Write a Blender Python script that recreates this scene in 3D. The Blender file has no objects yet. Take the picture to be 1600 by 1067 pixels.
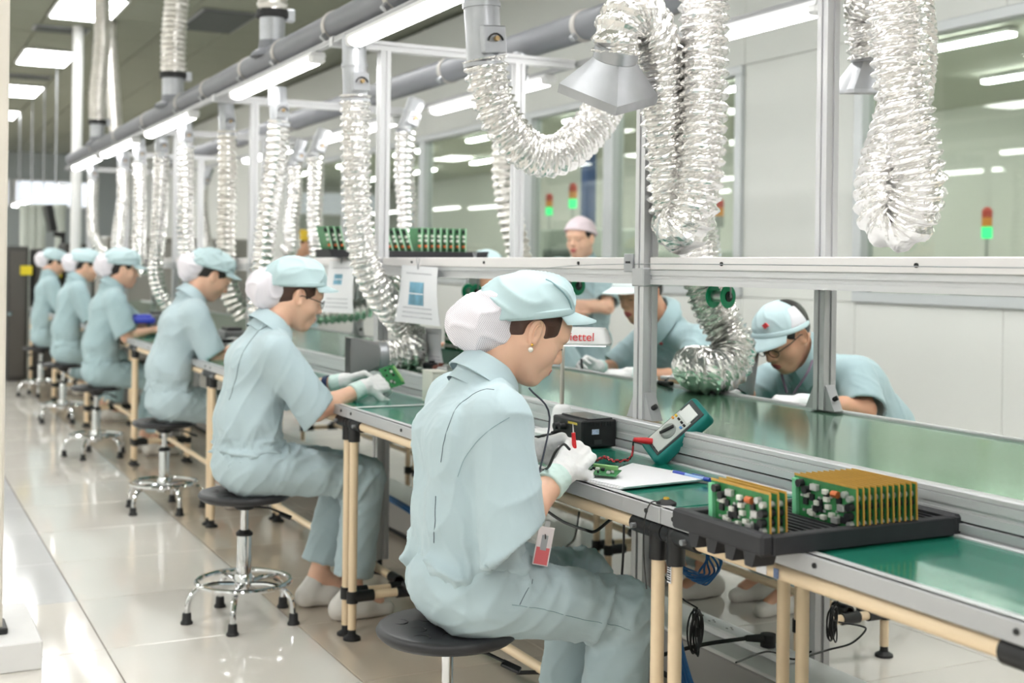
import bpy, math, random
import numpy as np
from mathutils import Vector, Matrix, Euler

SC = bpy.context.scene
COL = SC.collection
random.seed(7)

# ---------------------------------------------------------------- camera, world, exposure
CAM_H, FPX, YAW, ROLL, PX, PY = 1.28, 1960.0, math.atan(993 / 1960), 0.0125, 800.0, 416.0
cam_data = bpy.data.cameras.new('camera')
cam = bpy.data.objects.new('camera', cam_data)
COL.objects.link(cam)
cam_data.sensor_fit = 'HORIZONTAL'
cam_data.sensor_width = 36.0
cam_data.lens = FPX / 1600 * 36
cam_data.shift_y = -(533.5 - PY) / 1600
cam_data.clip_start = 0.05
cam_data.clip_end = 120
cam.matrix_world = (Matrix.Translation((0, 0, CAM_H)) @ Matrix.Rotation(-YAW, 4, 'Z')
                    @ Matrix.Rotation(math.pi / 2, 4, 'X') @ Matrix.Rotation(ROLL, 4, 'Z'))
cam_data.dof.use_dof = True
cam_data.dof.focus_distance = 2.95
cam_data.dof.aperture_fstop = 3.3
SC.camera = cam
SC.view_settings.view_transform = 'Standard'
SC.view_settings.look = 'None'
SC.view_settings.gamma = 1.0
SC.view_settings.use_curve_mapping = False
SC.view_settings.exposure = 0.0
SC.cycles.max_bounces = 6
SC.cycles.diffuse_bounces = 3
SC.cycles.glossy_bounces = 3
SC.cycles.transmission_bounces = 3
SC.cycles.transparent_max_bounces = 6
SC.cycles.caustics_reflective = False
SC.cycles.caustics_refractive = False

world = bpy.data.worlds.new('world')
SC.world = world
world.use_nodes = True
world.node_tree.nodes['Background'].inputs[0].default_value = (0.95, 0.98, 1.0, 1)
world.node_tree.nodes['Background'].inputs[1].default_value = 0.6
TROFFER_E, BATTEN_E, NEXT_E = 24.0, 22.0, 46.0

# ---------------------------------------------------------------- pixel -> place helper (1600x1067 frame)
_F = np.array([math.sin(YAW), math.cos(YAW), 0.]); _R = np.array([math.cos(YAW), -math.sin(YAW), 0.]); _U = np.array([0, 0, 1.])
_R2 = _R * math.cos(ROLL) + _U * math.sin(ROLL); _U2 = _U * math.cos(ROLL) - _R * math.sin(ROLL)
def at(x, y, X=None, Y=None, Z=None):
    d = _F + _R2 * (x - PX) / FPX + _U2 * (PY - y) / FPX
    if X is not None: t = X / d[0]
    elif Y is not None: t = Y / d[1]
    else: t = (Z - CAM_H) / d[2]
    return np.array([0, 0, CAM_H]) + d * t

# ---------------------------------------------------------------- materials
def srgb(c):
    if max(c) > 1.0: c = [v / 255 for v in c]
    return tuple(v / 12.92 if v <= .04045 else ((v + .055) / 1.055) ** 2.4 for v in c)
MATS = {}
def mat(name, rgb, rough=.5, metal=0., bump=None, var=None, coat=0., sheen=0., spec=.5, aniso=None, emit=None, sss=0.):
    """procedural material: base colour with optional noise variation (scale, amount) and bump (scale, strength[, distance])"""
    if name in MATS: return MATS[name]
    m = bpy.data.materials.new(name); m.use_nodes = True
    nt = m.node_tree; b = nt.nodes['Principled BSDF']
    c = srgb(rgb)
    b.inputs['Base Color'].default_value = (*c, 1)
    b.inputs['Roughness'].default_value = rough
    b.inputs['Metallic'].default_value = metal
    b.inputs['Specular IOR Level'].default_value = spec
    b.inputs['Coat Weight'].default_value = coat
    b.inputs['Coat Roughness'].default_value = .08
    b.inputs['Sheen Weight'].default_value = sheen
    if sss:
        b.inputs['Subsurface Weight'].default_value = sss
        b.inputs['Subsurface Radius'].default_value = (.012, .005, .003)
    tc = nt.nodes.new('ShaderNodeTexCoord')
    if var:
        sc_, amt = var[0], var[1]
        n = nt.nodes.new('ShaderNodeTexNoise'); n.inputs['Scale'].default_value = sc_; n.inputs['Detail'].default_value = 4
        nt.links.new(tc.outputs['Object'], n.inputs['Vector'])
        r = nt.nodes.new('ShaderNodeMapRange')
        r.inputs['From Min'].default_value = .3; r.inputs['From Max'].default_value = .7
        r.inputs['To Min'].default_value = 1 - amt; r.inputs['To Max'].default_value = 1 + amt
        nt.links.new(n.outputs['Fac'], r.inputs['Value'])
        h = nt.nodes.new('ShaderNodeHueSaturation'); h.inputs['Color'].default_value = (*c, 1)
        nt.links.new(r.outputs['Result'], h.inputs['Value'])
        nt.links.new(h.outputs['Color'], b.inputs['Base Color'])
    if bump:
        n2 = nt.nodes.new('ShaderNodeTexNoise'); n2.inputs['Scale'].default_value = bump[0]; n2.inputs['Detail'].default_value = 3
        vec = tc.outputs['Object']
        if aniso:
            mp = nt.nodes.new('ShaderNodeMapping'); mp.inputs['Scale'].default_value = aniso
            nt.links.new(vec, mp.inputs['Vector']); vec = mp.outputs['Vector']
        nt.links.new(vec, n2.inputs['Vector'])
        bp = nt.nodes.new('ShaderNodeBump'); bp.inputs['Strength'].default_value = bump[1]
        bp.inputs['Distance'].default_value = bump[2] if len(bump) > 2 else .003
        nt.links.new(n2.outputs['Fac'], bp.inputs['Height'])
        nt.links.new(bp.outputs['Normal'], b.inputs['Normal'])
    if emit:
        b.inputs['Emission Color'].default_value = (*srgb(emit[0]), 1)
        b.inputs['Emission Strength'].default_value = emit[1]
    MATS[name] = m
    return m

def lamp_mat(name, rgb, strength):
    m = bpy.data.materials.new(name); m.use_nodes = True
    nt = m.node_tree; nt.nodes.remove(nt.nodes['Principled BSDF'])
    e = nt.nodes.new('ShaderNodeEmission'); e.inputs[0].default_value = (*rgb, 1); e.inputs[1].default_value = strength
    nt.links.new(e.outputs[0], nt.nodes['Material Output'].inputs[0])
    MATS[name] = m
    return m

def glass_mat(name, tint, refl=1.0):
    m = bpy.data.materials.new(name); m.use_nodes = True
    nt = m.node_tree; nt.nodes.remove(nt.nodes['Principled BSDF'])
    tr = nt.nodes.new('ShaderNodeBsdfTransparent'); tr.inputs[0].default_value = (*srgb(tint), 1)
    gl = nt.nodes.new('ShaderNodeBsdfGlossy'); gl.inputs['Roughness'].default_value = .02
    fr = nt.nodes.new('ShaderNodeLayerWeight'); fr.inputs['Blend'].default_value = .5
    pw = nt.nodes.new('ShaderNodeMath'); pw.operation = 'POWER'; pw.inputs[1].default_value = 3.0
    nt.links.new(fr.outputs['Facing'], pw.inputs[0])
    mu = nt.nodes.new('ShaderNodeMath'); mu.operation = 'MULTIPLY_ADD'; mu.inputs[1].default_value = .5 * refl; mu.inputs[2].default_value = .04 * refl
    mx = nt.nodes.new('ShaderNodeMixShader')
    nt.links.new(pw.outputs[0], mu.inputs[0]); nt.links.new(mu.outputs[0], mx.inputs[0])
    nt.links.new(tr.outputs[0], mx.inputs[1]); nt.links.new(gl.outputs[0], mx.inputs[2])
    nt.links.new(mx.outputs[0], nt.nodes['Material Output'].inputs[0])
    MATS[name] = m
    return m

M_ALU = mat('brushed_aluminium', (214, 214, 216), .38, .25, bump=(60, .06), aniso=(1, .06, 1))
M_ALU_D = mat('anodised_aluminium', (188, 189, 191), .42, .25, bump=(60, .05), aniso=(1, .06, 1))
M_STEEL = mat('chrome', (225, 226, 228), .09, 1.)
M_GALV = mat('galvanised_steel', (176, 178, 182), .38, .8, var=(9, .12), bump=(20, .08))
M_FOIL = mat('crumpled_foil', (238, 236, 234), .24, .9, bump=(120, .35, .003), var=(30, .05))
M_FOIL2 = mat('dull_crumpled_foil', (230, 226, 221), .3, .85, bump=(120, .35, .003), var=(20, .08))
M_PIPE = mat('grey_pvc', (122, 124, 130), .42, 0, var=(3, .05))
M_BAND = mat('pale_band', (196, 192, 188), .5)
M_BEIGE = mat('cream_coated_pipe', (238, 214, 180), .42, 0, var=(6, .03))
M_BLACK = mat('black_plastic', (26, 26, 28), .42, 0, var=(40, .2))
M_BLACKR = mat('black_rubber', (30, 30, 32), .6)
M_SEAT = mat('black_polyurethane', (42, 42, 45), .45, 0, bump=(260, .12, .001), var=(10, .1))
M_MAT = mat('green_antistatic_mat', (32, 122, 102), .22, 0, var=(2.5, .06), spec=.5, coat=.3)
M_BELT = mat('green_conveyor_belt', (132, 184, 152), .13, .62, var=(2.2, .08), spec=.6, bump=(3, .05, .01), aniso=(1, .3, 1))
M_WHITE = mat('white_enamel', (236, 236, 236), .4)
M_PANELW = mat('cleanroom_panel', (224, 226, 222), .45, 0, var=(.8, .012))
M_PLINTH = mat('worn_white_paint', (222, 221, 220), .6, 0, var=(5, .05))
M_CREAM = mat('cream_paint', (226, 218, 206), .5, 0, var=(3, .03))
M_PAPER = mat('paper', (240, 240, 244), .8)
M_CYANP = mat('printed_blue', (120, 172, 196), .7, 0, var=(14, .35))
M_GRAYINK = mat('printed_grey', (196, 196, 202), .8, 0, var=(60, .2))
M_LAMP = lamp_mat('batten_tube', (1., .99, .97), BATTEN_E)
M_TROF = lamp_mat('ceiling_light_diffuser', (1., 1., .98), TROFFER_E)
M_NEXT = lamp_mat('next_room_tube', (1., 1., .97), NEXT_E)

# ---------------------------------------------------------------- mesh builder
def _frame(d):
    d = np.asarray(d, float); d = d / np.linalg.norm(d)
    up = np.array([0, 0, 1.]) if abs(d[2]) < .92 else np.array([1., 0, 0])
    s = np.cross(up, d); s /= np.linalg.norm(s)
    return s, np.cross(d, s), d

class MB:
    def __init__(self): self.v = []; self.f = []; self.m = []
    def add(self, v, f, mi=0):
        o = len(self.v)
        self.v.extend(tuple(map(float, p)) for p in v)
        self.f.extend(tuple(i + o for i in q) for q in f)
        self.m.extend([mi] * len(f))
        return self
    def box(self, c, s, b=0., rot=None, mi=0):
        c = np.array(c, float); h = np.array(s, float) / 2
        b = min(b, h.min() * .49)
        if b <= 0:
            v = [np.array((x, y, z)) * h for x in (-1, 1) for y in (-1, 1) for z in (-1, 1)]
            f = [(0, 1, 3, 2), (4, 6, 7, 5), (0, 4, 5, 1), (2, 3, 7, 6), (0, 2, 6, 4), (1, 5, 7, 3)]
        else:
            v = []; idx = {}
            for x in (-1, 1):
                for y in (-1, 1):
                    for z in (-1, 1):
                        for a in range(3):
                            p = np.array((x, y, z)) * h
                            for k in range(3):
                                if k != a: p[k] -= (x, y, z)[k] * b
                            idx[(x, y, z, a)] = len(v); v.append(p)
            f = []
            for a in range(3):
                o1, o2 = (a + 1) % 3, (a + 2) % 3
                for sgn in (-1, 1):
                    q = []
                    for s1, s2 in ((-1, -1), (1, -1), (1, 1), (-1, 1)):
                        k = [0, 0, 0]; k[a] = sgn; k[o1] = s1; k[o2] = s2
                        q.append(idx[(*k, a)])
                    f.append(tuple(q if sgn > 0 else q[::-1]))
                for s1 in (-1, 1):
                    for s2 in (-1, 1):
                        k0 = [0, 0, 0]; k0[o1] = s1; k0[o2] = s2
                        ka = list(k0); ka[a] = -1; kb = list(k0); kb[a] = 1
                        q = [idx[(*ka, o1)], idx[(*kb, o1)], idx[(*kb, o2)], idx[(*ka, o2)]]
                        f.append(tuple(q[::-1] if s1 * s2 > 0 else q))
            for x in (-1, 1):
                for y in (-1, 1):
                    for z in (-1, 1):
                        q = [idx[(x, y, z, a)] for a in range(3)]
                        f.append(tuple(q if x * y * z > 0 else q[::-1]))
        v = np.array(v)
        if rot is not None: v = v @ np.array(rot).T
        return self.add(v + c, f, mi)
    def cyl(self, p0, p1, r0, r1=None, n=16, caps=True, mi=0):
        r1 = r0 if r1 is None else r1
        p0 = np.array(p0, float); p1 = np.array(p1, float)
        s, u, d = _frame(p1 - p0)
        v = []
        for p, r in ((p0, r0), (p1, r1)):
            for i in range(n):
                a = 2 * math.pi * i / n
                v.append(p + (s * math.cos(a) + u * math.sin(a)) * r)
        f = [(i, (i + 1) % n, n + (i + 1) % n, n + i) for i in range(n)]
        if caps: f += [tuple(range(n - 1, -1, -1)), tuple(range(n, 2 * n))]
        return self.add(v, f, mi)
    def tube(self, pts, r, n=10, closed=False, caps=True, mi=0, flat=None):
        pts = [np.array(p, float) for p in pts]; k = len(pts)
        rs = r if hasattr(r, '__len__') else [r] * k
        tang = []
        for i in range(k):
            a = pts[i - 1] if (i > 0 or closed) else pts[i]
            b = pts[(i + 1) % k] if (i < k - 1 or closed) else pts[i]
            t = b - a; tang.append(t / (np.linalg.norm(t) + 1e-12))
        s, u, _ = _frame(tang[0]); v = []
        for i in range(k):
            s = s - tang[i] * np.dot(s, tang[i]); s /= np.linalg.norm(s); u = np.cross(tang[i], s)
            for j in range(n):
                a = 2 * math.pi * j / n
                v.append(pts[i] + (s * math.cos(a) + u * math.sin(a) * (flat or 1)) * rs[i])
        f = []
        for i in range(k if closed else k - 1):
            i2 = (i + 1) % k
            for j in range(n):
                j2 = (j + 1) % n
                f.append((i * n + j, i * n + j2, i2 * n + j2, i2 * n + j))
        if caps and not closed: f += [tuple(range(n - 1, -1, -1)), tuple(range((k - 1) * n, k * n))]
        return self.add(v, f, mi)
    def lathe(self, prof, c=(0, 0, 0), n=24, axis=None, mi=0):
        """profile of (radius, height) from bottom to top, spun about the axis through c"""
        c = np.array(c, float)
        if axis is None: s, u, d = np.array([1., 0, 0]), np.array([0, 1., 0]), np.array([0, 0, 1.])
        else: s, u, d = _frame(axis)
        v = [c + (s * math.cos(2 * math.pi * j / n) + u * math.sin(2 * math.pi * j / n)) * r + d * h for r, h in prof for j in range(n)]
        f = []
        for i in range(len(prof) - 1):
            for j in range(n):
                j2 = (j + 1) % n
                f.append((i * n + j, i * n + j2, (i + 1) * n + j2, (i + 1) * n + j))
        f += [tuple(range(n - 1, -1, -1)), tuple(range((len(prof) - 1) * n, len(prof) * n))]
        return self.add(v, f, mi)
    def prism(self, poly, d0, d1, axes=(0, 1, 2), mi=0):
        """extrude polygon (a,b) from d0 to d1 along the third axis; axes = which world axis a, b and the depth use"""
        n = len(poly); v = []
        for d in (d0, d1):
            for a, b in poly:
                p = [0, 0, 0]; p[axes[0]] = a; p[axes[1]] = b; p[axes[2]] = d; v.append(p)
        f = [(i, (i + 1) % n, n + (i + 1) % n, n + i) for i in range(n)] + [tuple(range(n - 1, -1, -1)), tuple(range(n, 2 * n))]
        return self.add(v, f, mi)
    def ball(self, c, r, n=12, mi=0):
        r = r if hasattr(r, '__len__') else (r, r, r)
        v = []; f = []; m = max(6, n // 2 + 1)
        for i in range(m + 1):
            th = math.pi * i / m
            for j in range(n):
                a = 2 * math.pi * j / n
                v.append((c[0] + r[0] * math.sin(th) * math.cos(a), c[1] + r[1] * math.sin(th) * math.sin(a), c[2] + r[2] * math.cos(th)))
        for i in range(m):
            for j in range(n):
                j2 = (j + 1) % n; f.append((i * n + j, (i + 1) * n + j, (i + 1) * n + j2, i * n + j2))
        return self.add(v, f, mi)
    def profile(self, p0, p1, w, h, slot=.22, up=(0, 0, 1), mi=0):
        """T-slot aluminium extrusion from p0 to p1, w across, h along up, with a groove down every face"""
        p0 = np.array(p0, float); p1 = np.array(p1, float); d = p1 - p0; d /= np.linalg.norm(d)
        up = np.array(up, float); up -= d * np.dot(up, d); up /= np.linalg.norm(up); s = np.cross(up, d)
        a, b = w / 2, h / 2; g = min(w, h) * slot / 2; e = min(w, h) * .12
        poly = []
        for (x, y, dx, dy) in ((a, b, 0, -1), (a, -b, -1, 0), (-a, -b, 0, 1), (-a, b, 1, 0)):
            poly.append((x, y))
            mx, my = (x, 0) if dx == 0 else (0, y)
            L = (dx * g, dy * g); inn = (-math.copysign(e, mx) if dx == 0 else 0, -math.copysign(e, my) if dx != 0 else 0)
            poly += [(mx - L[0], my - L[1]), (mx - L[0] + inn[0], my - L[1] + inn[1]), (mx + L[0] + inn[0], my + L[1] + inn[1]), (mx + L[0], my + L[1])]
        n = len(poly); v = [p + s * x + up * y for p in (p0, p1) for x, y in poly]
        f = [(i, n + i, n + (i + 1) % n, (i + 1) % n) for i in range(n)] + [tuple(range(n)), tuple(range(2 * n - 1, n - 1, -1))]
        return self.add(v, f, mi)
    def mesh(self, name, mats, smooth=True, ang=35):
        me = bpy.data.meshes.new(name)
        me.from_pydata(self.v, [], self.f)
        for m in (mats if isinstance(mats, (list, tuple)) else [mats]): me.materials.append(m)
        if any(self.m): me.polygons.foreach_set('material_index', self.m)
        if smooth:
            me.polygons.foreach_set('use_smooth', [True] * len(self.f))
            me.set_sharp_from_angle(angle=math.radians(ang))
        me.update()
        return me
    def build(self, name, mats, parent=None, smooth=True, ang=35):
        return link(name, self.mesh(name, mats, smooth, ang), parent)

def link(name, me, parent=None, loc=None):
    o = bpy.data.objects.new(name, me); COL.objects.link(o)
    if parent is not None:
        o.parent = parent
        if loc is None: o.matrix_parent_inverse = Matrix.Translation(-Vector(parent.location)) if parent.parent is None else Matrix.Identity(4)
    if loc is not None: o.location = loc
    return o
def tag(o, label=None, cat=None, group=None, kind=None):
    if label: o['label'] = label
    if cat: o['category'] = cat
    if group: o['group'] = group
    if kind: o['kind'] = kind
    return o
def empty(name, loc, label=None, cat=None, group=None, kind=None):
    o = bpy.data.objects.new(name, None); COL.objects.link(o); o.location = loc; o.empty_display_size = .1
    return tag(o, label, cat, group, kind)
def sub(o, parent):
    """hang an already built part (world coordinates) below another part"""
    o.parent = parent; o.matrix_parent_inverse = Matrix.Identity(4)
    return o
def copy_tree(o, parent=None):
    c = o.copy(); COL.objects.link(c)
    if parent is not None:
        c.parent = parent; c.matrix_parent_inverse = o.matrix_parent_inverse.copy()
    for ch in o.children: copy_tree(ch, c)
    return c
def spline(pts, n=12):
    """Catmull-Rom through the points"""
    P = [np.array(p, float) for p in pts]; P = [2 * P[0] - P[1]] + P + [2 * P[-1] - P[-2]]; out = []
    for i in range(1, len(P) - 2):
        for k in range(n):
            t = k / n; a, b, c, d = P[i - 1], P[i], P[i + 1], P[i + 2]
            out.append(.5 * (2 * b + (c - a) * t + (2 * a - 5 * b + 4 * c - d) * t * t + (3 * b - a - 3 * c + d) * t ** 3))
    out.append(P[-2]); return out
def resample(pts, step):
    P = np.array(pts); L = np.concatenate([[0], np.cumsum(np.linalg.norm(np.diff(P, axis=0), axis=1))])
    n = max(2, int(L[-1] / step) + 1); s = np.linspace(0, L[-1], n)
    return np.stack([np.interp(s, L, P[:, k]) for k in range(3)], 1), L[-1]
# ================================================================ THE ROOM
CEIL, WALL_R, WALL_L, WALL_FAR, WALL_BACK = 3.7, 5.0, -5.2, 30.0, -6.0
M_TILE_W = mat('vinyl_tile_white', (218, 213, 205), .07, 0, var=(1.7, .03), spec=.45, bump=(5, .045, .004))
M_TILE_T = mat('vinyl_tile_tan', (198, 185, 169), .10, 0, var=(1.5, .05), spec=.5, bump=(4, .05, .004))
M_TILE_G = mat('vinyl_tile_grey', (202, 202, 202), .08, 0, var=(1.5, .04), spec=.4, bump=(5, .045, .004))
M_GROUT = mat('floor_joint', (166, 160, 150), .7)
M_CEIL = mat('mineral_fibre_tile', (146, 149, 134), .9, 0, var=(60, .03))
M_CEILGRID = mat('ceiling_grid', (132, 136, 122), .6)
M_FARWALL = mat('far_wall_paint', (176, 184, 186), .7)
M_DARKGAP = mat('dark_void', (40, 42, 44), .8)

floor = tag(MB().box((2.0, 12.0, -.06), (22.4, 38, .1)).build('floor', M_GROUT), kind='structure', label='glossy vinyl tiled factory floor')
TS = .655
tile_me = {}
for nm, m in (('w', M_TILE_W), ('t', M_TILE_T), ('g', M_TILE_G)):
    tile_me[nm] = MB().box((0, 0, -.005), (TS - .004, TS - .004, .01), b=.0015).mesh('floor_tile', m)
big = MB(); big_w = MB()
n_t = 0
for ix in range(-10, 16):
    for iy in range(-13, 52):
        x0, y0 = .69 + ix * TS, 4.29 + iy * TS
        kind = 'w'
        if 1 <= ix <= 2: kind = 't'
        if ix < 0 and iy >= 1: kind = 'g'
        zc = x0 * _F[0] + y0 * _F[1]; xr = (x0 * _R[0] + y0 * _R[1]) / max(zc, .1)
        seen = zc > 2.6 and -.62 < xr < .45 and -1 <= ix <= 5 and y0 < 24
        c = (x0 + TS / 2, y0 + TS / 2)
        if seen and n_t < 295:
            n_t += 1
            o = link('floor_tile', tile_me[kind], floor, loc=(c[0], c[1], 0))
        else:
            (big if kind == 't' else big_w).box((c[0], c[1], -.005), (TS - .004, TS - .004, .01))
for b_, m in ((big, M_TILE_T), (big_w, M_TILE_W)):
    tag(b_.build('distant_floor_tiles', m, floor), kind='stuff')

# ceiling: grid body, tiles as pieces, light panels let into it
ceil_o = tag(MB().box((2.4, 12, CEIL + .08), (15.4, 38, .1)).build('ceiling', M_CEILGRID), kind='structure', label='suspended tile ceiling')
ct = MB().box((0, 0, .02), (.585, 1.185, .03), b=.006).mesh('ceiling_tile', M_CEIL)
TROF_X, TROF_Y0, TROF_P = 1.77, 15.8, 3.28
trof = []
for X in (TROF_X - 6.2, TROF_X - 3.2, TROF_X):
    for k in range(-6, 5):
        Y = TROF_Y0 + k * TROF_P
        if Y < 28: trof.append((X, Y))
trof += [(TROF_X + 1.8, TROF_Y0 + k * TROF_P) for k in (-6, -4)]  # added panels out of view, brightening the floor on the far side
rest = MB(); n_c = 0
for ix in range(-12, 12):
    for iy in range(-17, 20):
        x, y = TROF_X + ix * .6, TROF_Y0 + iy * 1.2 * (TROF_P / 3.6)
        if x > WALL_R - .3: continue
        if any(abs(x - tx) < .4 and abs(y - ty) < .85 for tx, ty in trof): pass
        zc = x * _F[0] + y * _F[1]; xr = (x * _R[0] + y * _R[1]) / max(zc, .1)
        vis = zc > 9 and -.46 < xr < .1 and -2 <= ix <= 3
        if vis and n_c < 150:
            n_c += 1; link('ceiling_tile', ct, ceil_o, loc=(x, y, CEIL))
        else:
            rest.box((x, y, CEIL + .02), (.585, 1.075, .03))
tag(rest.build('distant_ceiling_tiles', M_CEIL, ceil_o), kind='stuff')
ct.transform(Matrix.Diagonal((1, 1.075 / 1.185, 1, 1)))

tr = empty('ceiling_light', (0, 0, 0))
MB().box((0, 0, -.012), (.60, 1.16, .02), b=.004).build('frame', M_WHITE, tr)
for k in (-1, 0, 1): MB().box((k * .185, 0, -.026), (.165, 1.08, .012)).build('diffuser', M_TROF, tr)
for i, (X, Y) in enumerate(trof):
    o = tr if i == 0 else copy_tree(tr)
    o.location = (X, Y, CEIL)
    front = abs(X - TROF_X) < .1 and Y > 10
    k_ = round((Y - TROF_Y0) / TROF_P) + 2
    tag(o, ('three-lamp recessed ceiling light panel, %s of the row above the aisle' % ['first and largest', 'second', 'third', 'fourth', 'fifth', 'last'][min(max(k_, 0), 5)] if front else 'recessed ceiling light panel of the rows out of view, or one added for brightness'),
        'ceiling light', 'ceiling light panels above the aisle' if front else 'other ceiling light panels')

def vent(x, y, w, d, lab):
    r = empty('ceiling_vent', (x, y, CEIL), lab, 'vent', 'ceiling vents')
    MB().box((x, y, CEIL - .008), (w, d, .016), b=.003).build('frame', M_GALV, r)
    n = max(3, int(d / .07))
    for k in range(n): MB().box((x, y - d / 2 + (k + .5) * d / n, CEIL - .022), (w - .05, d / n * .55, .012)).build('slat', mat('vent_slat', (96, 100, 98), .6), r)
c_ = at(340, 32, Z=CEIL); vent(c_[0], c_[1], .55, 1.1, 'square dark louvred ceiling vent near the pipe')
c_ = at(95, 45, Z=CEIL); vent(c_[0], c_[1], .55, .28, 'slim dark slot vent between the first two ceiling lights')
c_ = at(45, 119, Z=CEIL); vent(c_[0], c_[1], .55, .28, 'slim dark slot vent between the second and third ceiling lights')

# walls
def wall(name, c, s, m, lab): return tag(MB().box(c, s).build(name, m), label=lab, kind='structure')
wall('wall_far', (0, WALL_FAR + .1, CEIL / 2), (13, .2, CEIL + .3), M_FARWALL, 'grey far end wall of the hall')
wall('wall_left', (WALL_L - .1, 12, CEIL / 2), (.2, 38, CEIL + .3), M_PANELW, 'white side wall beyond the aisle')
wall('wall_back', (0, WALL_BACK - .1, CEIL / 2), (13, .2, CEIL + .3), M_PANELW, 'white wall behind the viewpoint')
# bright strip windows in the far wall
M_SKYGL = lamp_mat('daylight_window_pane', (.86, .92, 1.), 1.5)
for n, (x0, x1) in enumerate(((-1.6, 1.55), (1.75, 2.6), (2.75, 4.3))):
    w = tag(MB().box(((x0 + x1) / 2, WALL_FAR - .03, 2.78), (x1 - x0 + .1, .05, .62), b=.01).build('window_%d' % (n + 6), M_WHITE), kind='structure', label='bright strip window high in the far wall')
    k = max(1, int((x1 - x0) / .8))
    for i in range(k):
        xa = x0 + (x1 - x0) * i / k
        MB().box((xa + (x1 - x0) / k / 2, WALL_FAR - .06, 2.78), ((x1 - x0) / k - .04, .02, .52)).build('pane', M_SKYGL, w)

# cleanroom partition (right) with windows and panels
SILL, HEAD = 1.10, 2.60
M_FRAMEW = mat('window_frame_alu', (206, 210, 212), .4, .3)
M_GLASS = glass_mat('partition_glass', (238, 243, 238), 1.0)
wr = tag(MB().box((WALL_R + .03, 12, CEIL / 2 + .02), (.02, .02, CEIL)).build('wall_right', M_PANELW), label='white cleanroom partition wall with big windows', kind='structure')
bays = [(-3.2, -1.0, 1), (-1.0, 1.2, 1), (1.2, 3.4, 1), (3.4, 5.52, 1), (5.52, 6.57, 0), (6.57, 8.22, 1), (8.22, 9.55, 1), (9.55, 11.9, 1), (11.9, 14.3, 1), (14.3, 16.7, 1), (16.7, 19.1, 0), (19.1, 21.5, 0), (21.5, 25.5, 0), (25.5, 30, 0)]
nw = 0
for y0, y1, win in bays:
    ym, w = (y0 + y1) / 2, y1 - y0
    def pan(z0, z1, yy0, yy1):
        MB().box((WALL_R + .04, (yy0 + yy1) / 2, (z0 + z1) / 2), (.08, yy1 - yy0 - .004, z1 - z0 - .004), b=.002).build('wall_panel', M_PANELW, wr)
    n = max(1, round(w / 1.15))
    for i in range(n):
        pan(0.02, SILL, y0 + w * i / n, y0 + w * (i + 1) / n)
        if not win: pan(SILL, HEAD, y0 + w * i / n, y0 + w * (i + 1) / n)
        pan(HEAD, CEIL, y0 + w * i / n, y0 + w * (i + 1) / n)
    if win:
        nw += 1
        fr = tag(MB().box((WALL_R + .02, ym, SILL + .03), (.10, w, .06), b=.006).box((WALL_R + .02, ym, HEAD - .03), (.10, w, .06), b=.006)
                 .box((WALL_R + .02, y0 + .035, (SILL + HEAD) / 2), (.10, .07, HEAD - SILL - .12), b=.006).box((WALL_R + .02, y1 - .035, (SILL + HEAD) / 2), (.10, .07, HEAD - SILL - .12), b=.006)
                 .build('window_%d' % (10 + nw), M_FRAMEW), label='wide framed window in the cleanroom partition', kind='structure')
        MB().box((WALL_R + .03, ym, (SILL + HEAD) / 2), (.008, w - .14, HEAD - SILL - .12)).build('pane', M_GLASS, fr)

# the room seen through the glass
M_NWALL = mat('next_room_wall', (222, 224, 217), .7)
M_NCEIL = mat('next_room_ceiling', (200, 204, 192), .9)
wall('wall_next_room', (11.6, 12, CEIL / 2), (.2, 40, CEIL + .3), M_NWALL, 'pale green wall of the room beyond the glass')
wall('wall_next_room_end', (8.3, 30.1, CEIL / 2), (6.6, .2, CEIL + .3), M_NWALL, 'pale green end wall of the room beyond the glass')
wall('wall_next_room_front', (8.3, WALL_BACK - .1, CEIL / 2), (6.6, .2, CEIL + .3), M_NWALL, 'pale green near wall of the room beyond the glass')
tag(MB().box((8.3, 12, 3.28), (6.5, 38, .1)).build('ceiling_next_room', M_NCEIL), kind='structure', label='ceiling of the room beyond the glass')
bt = empty('ceiling_batten', (0, 0, 0))
MB().box((0, 0, 0), (.12, 1.25, .04), b=.01).build('housing', M_WHITE, bt)
MB().box((0, 0, -.03), (.09, 1.2, .03)).build('tube', M_NEXT, bt)
first = True
for X in (6.3, 8.0, 9.8):
    for k in range(9):
        Y = 1.0 + 3.0 * k + (X - 6.3) * .4
        o = bt if first else copy_tree(bt); first = False
        o.location = (X, Y, 3.2)
        tag(o, 'tube light on the ceiling of the room behind the partition glass', 'ceiling light', 'tube lights beyond the glass')
def pillar(x, y, w, m, lab, nm='pillar'):
    tag(MB().box((x, y, 1.615), (w, w, 3.23), b=.01).box((x, y, .08), (w + .04, w + .04, .16), b=.01).build(nm, m), lab, 'pillar')
pillar(8.2, 5.5, .22, mat('pillar_paint', (198, 206, 192), .6), 'pale square pillar behind the largest glass window')
pillar(7.6, 13.0, .14, mat('blue_post', (70, 96, 150), .5), 'slim blue post standing behind the partition glass', 'blue_post')
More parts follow.
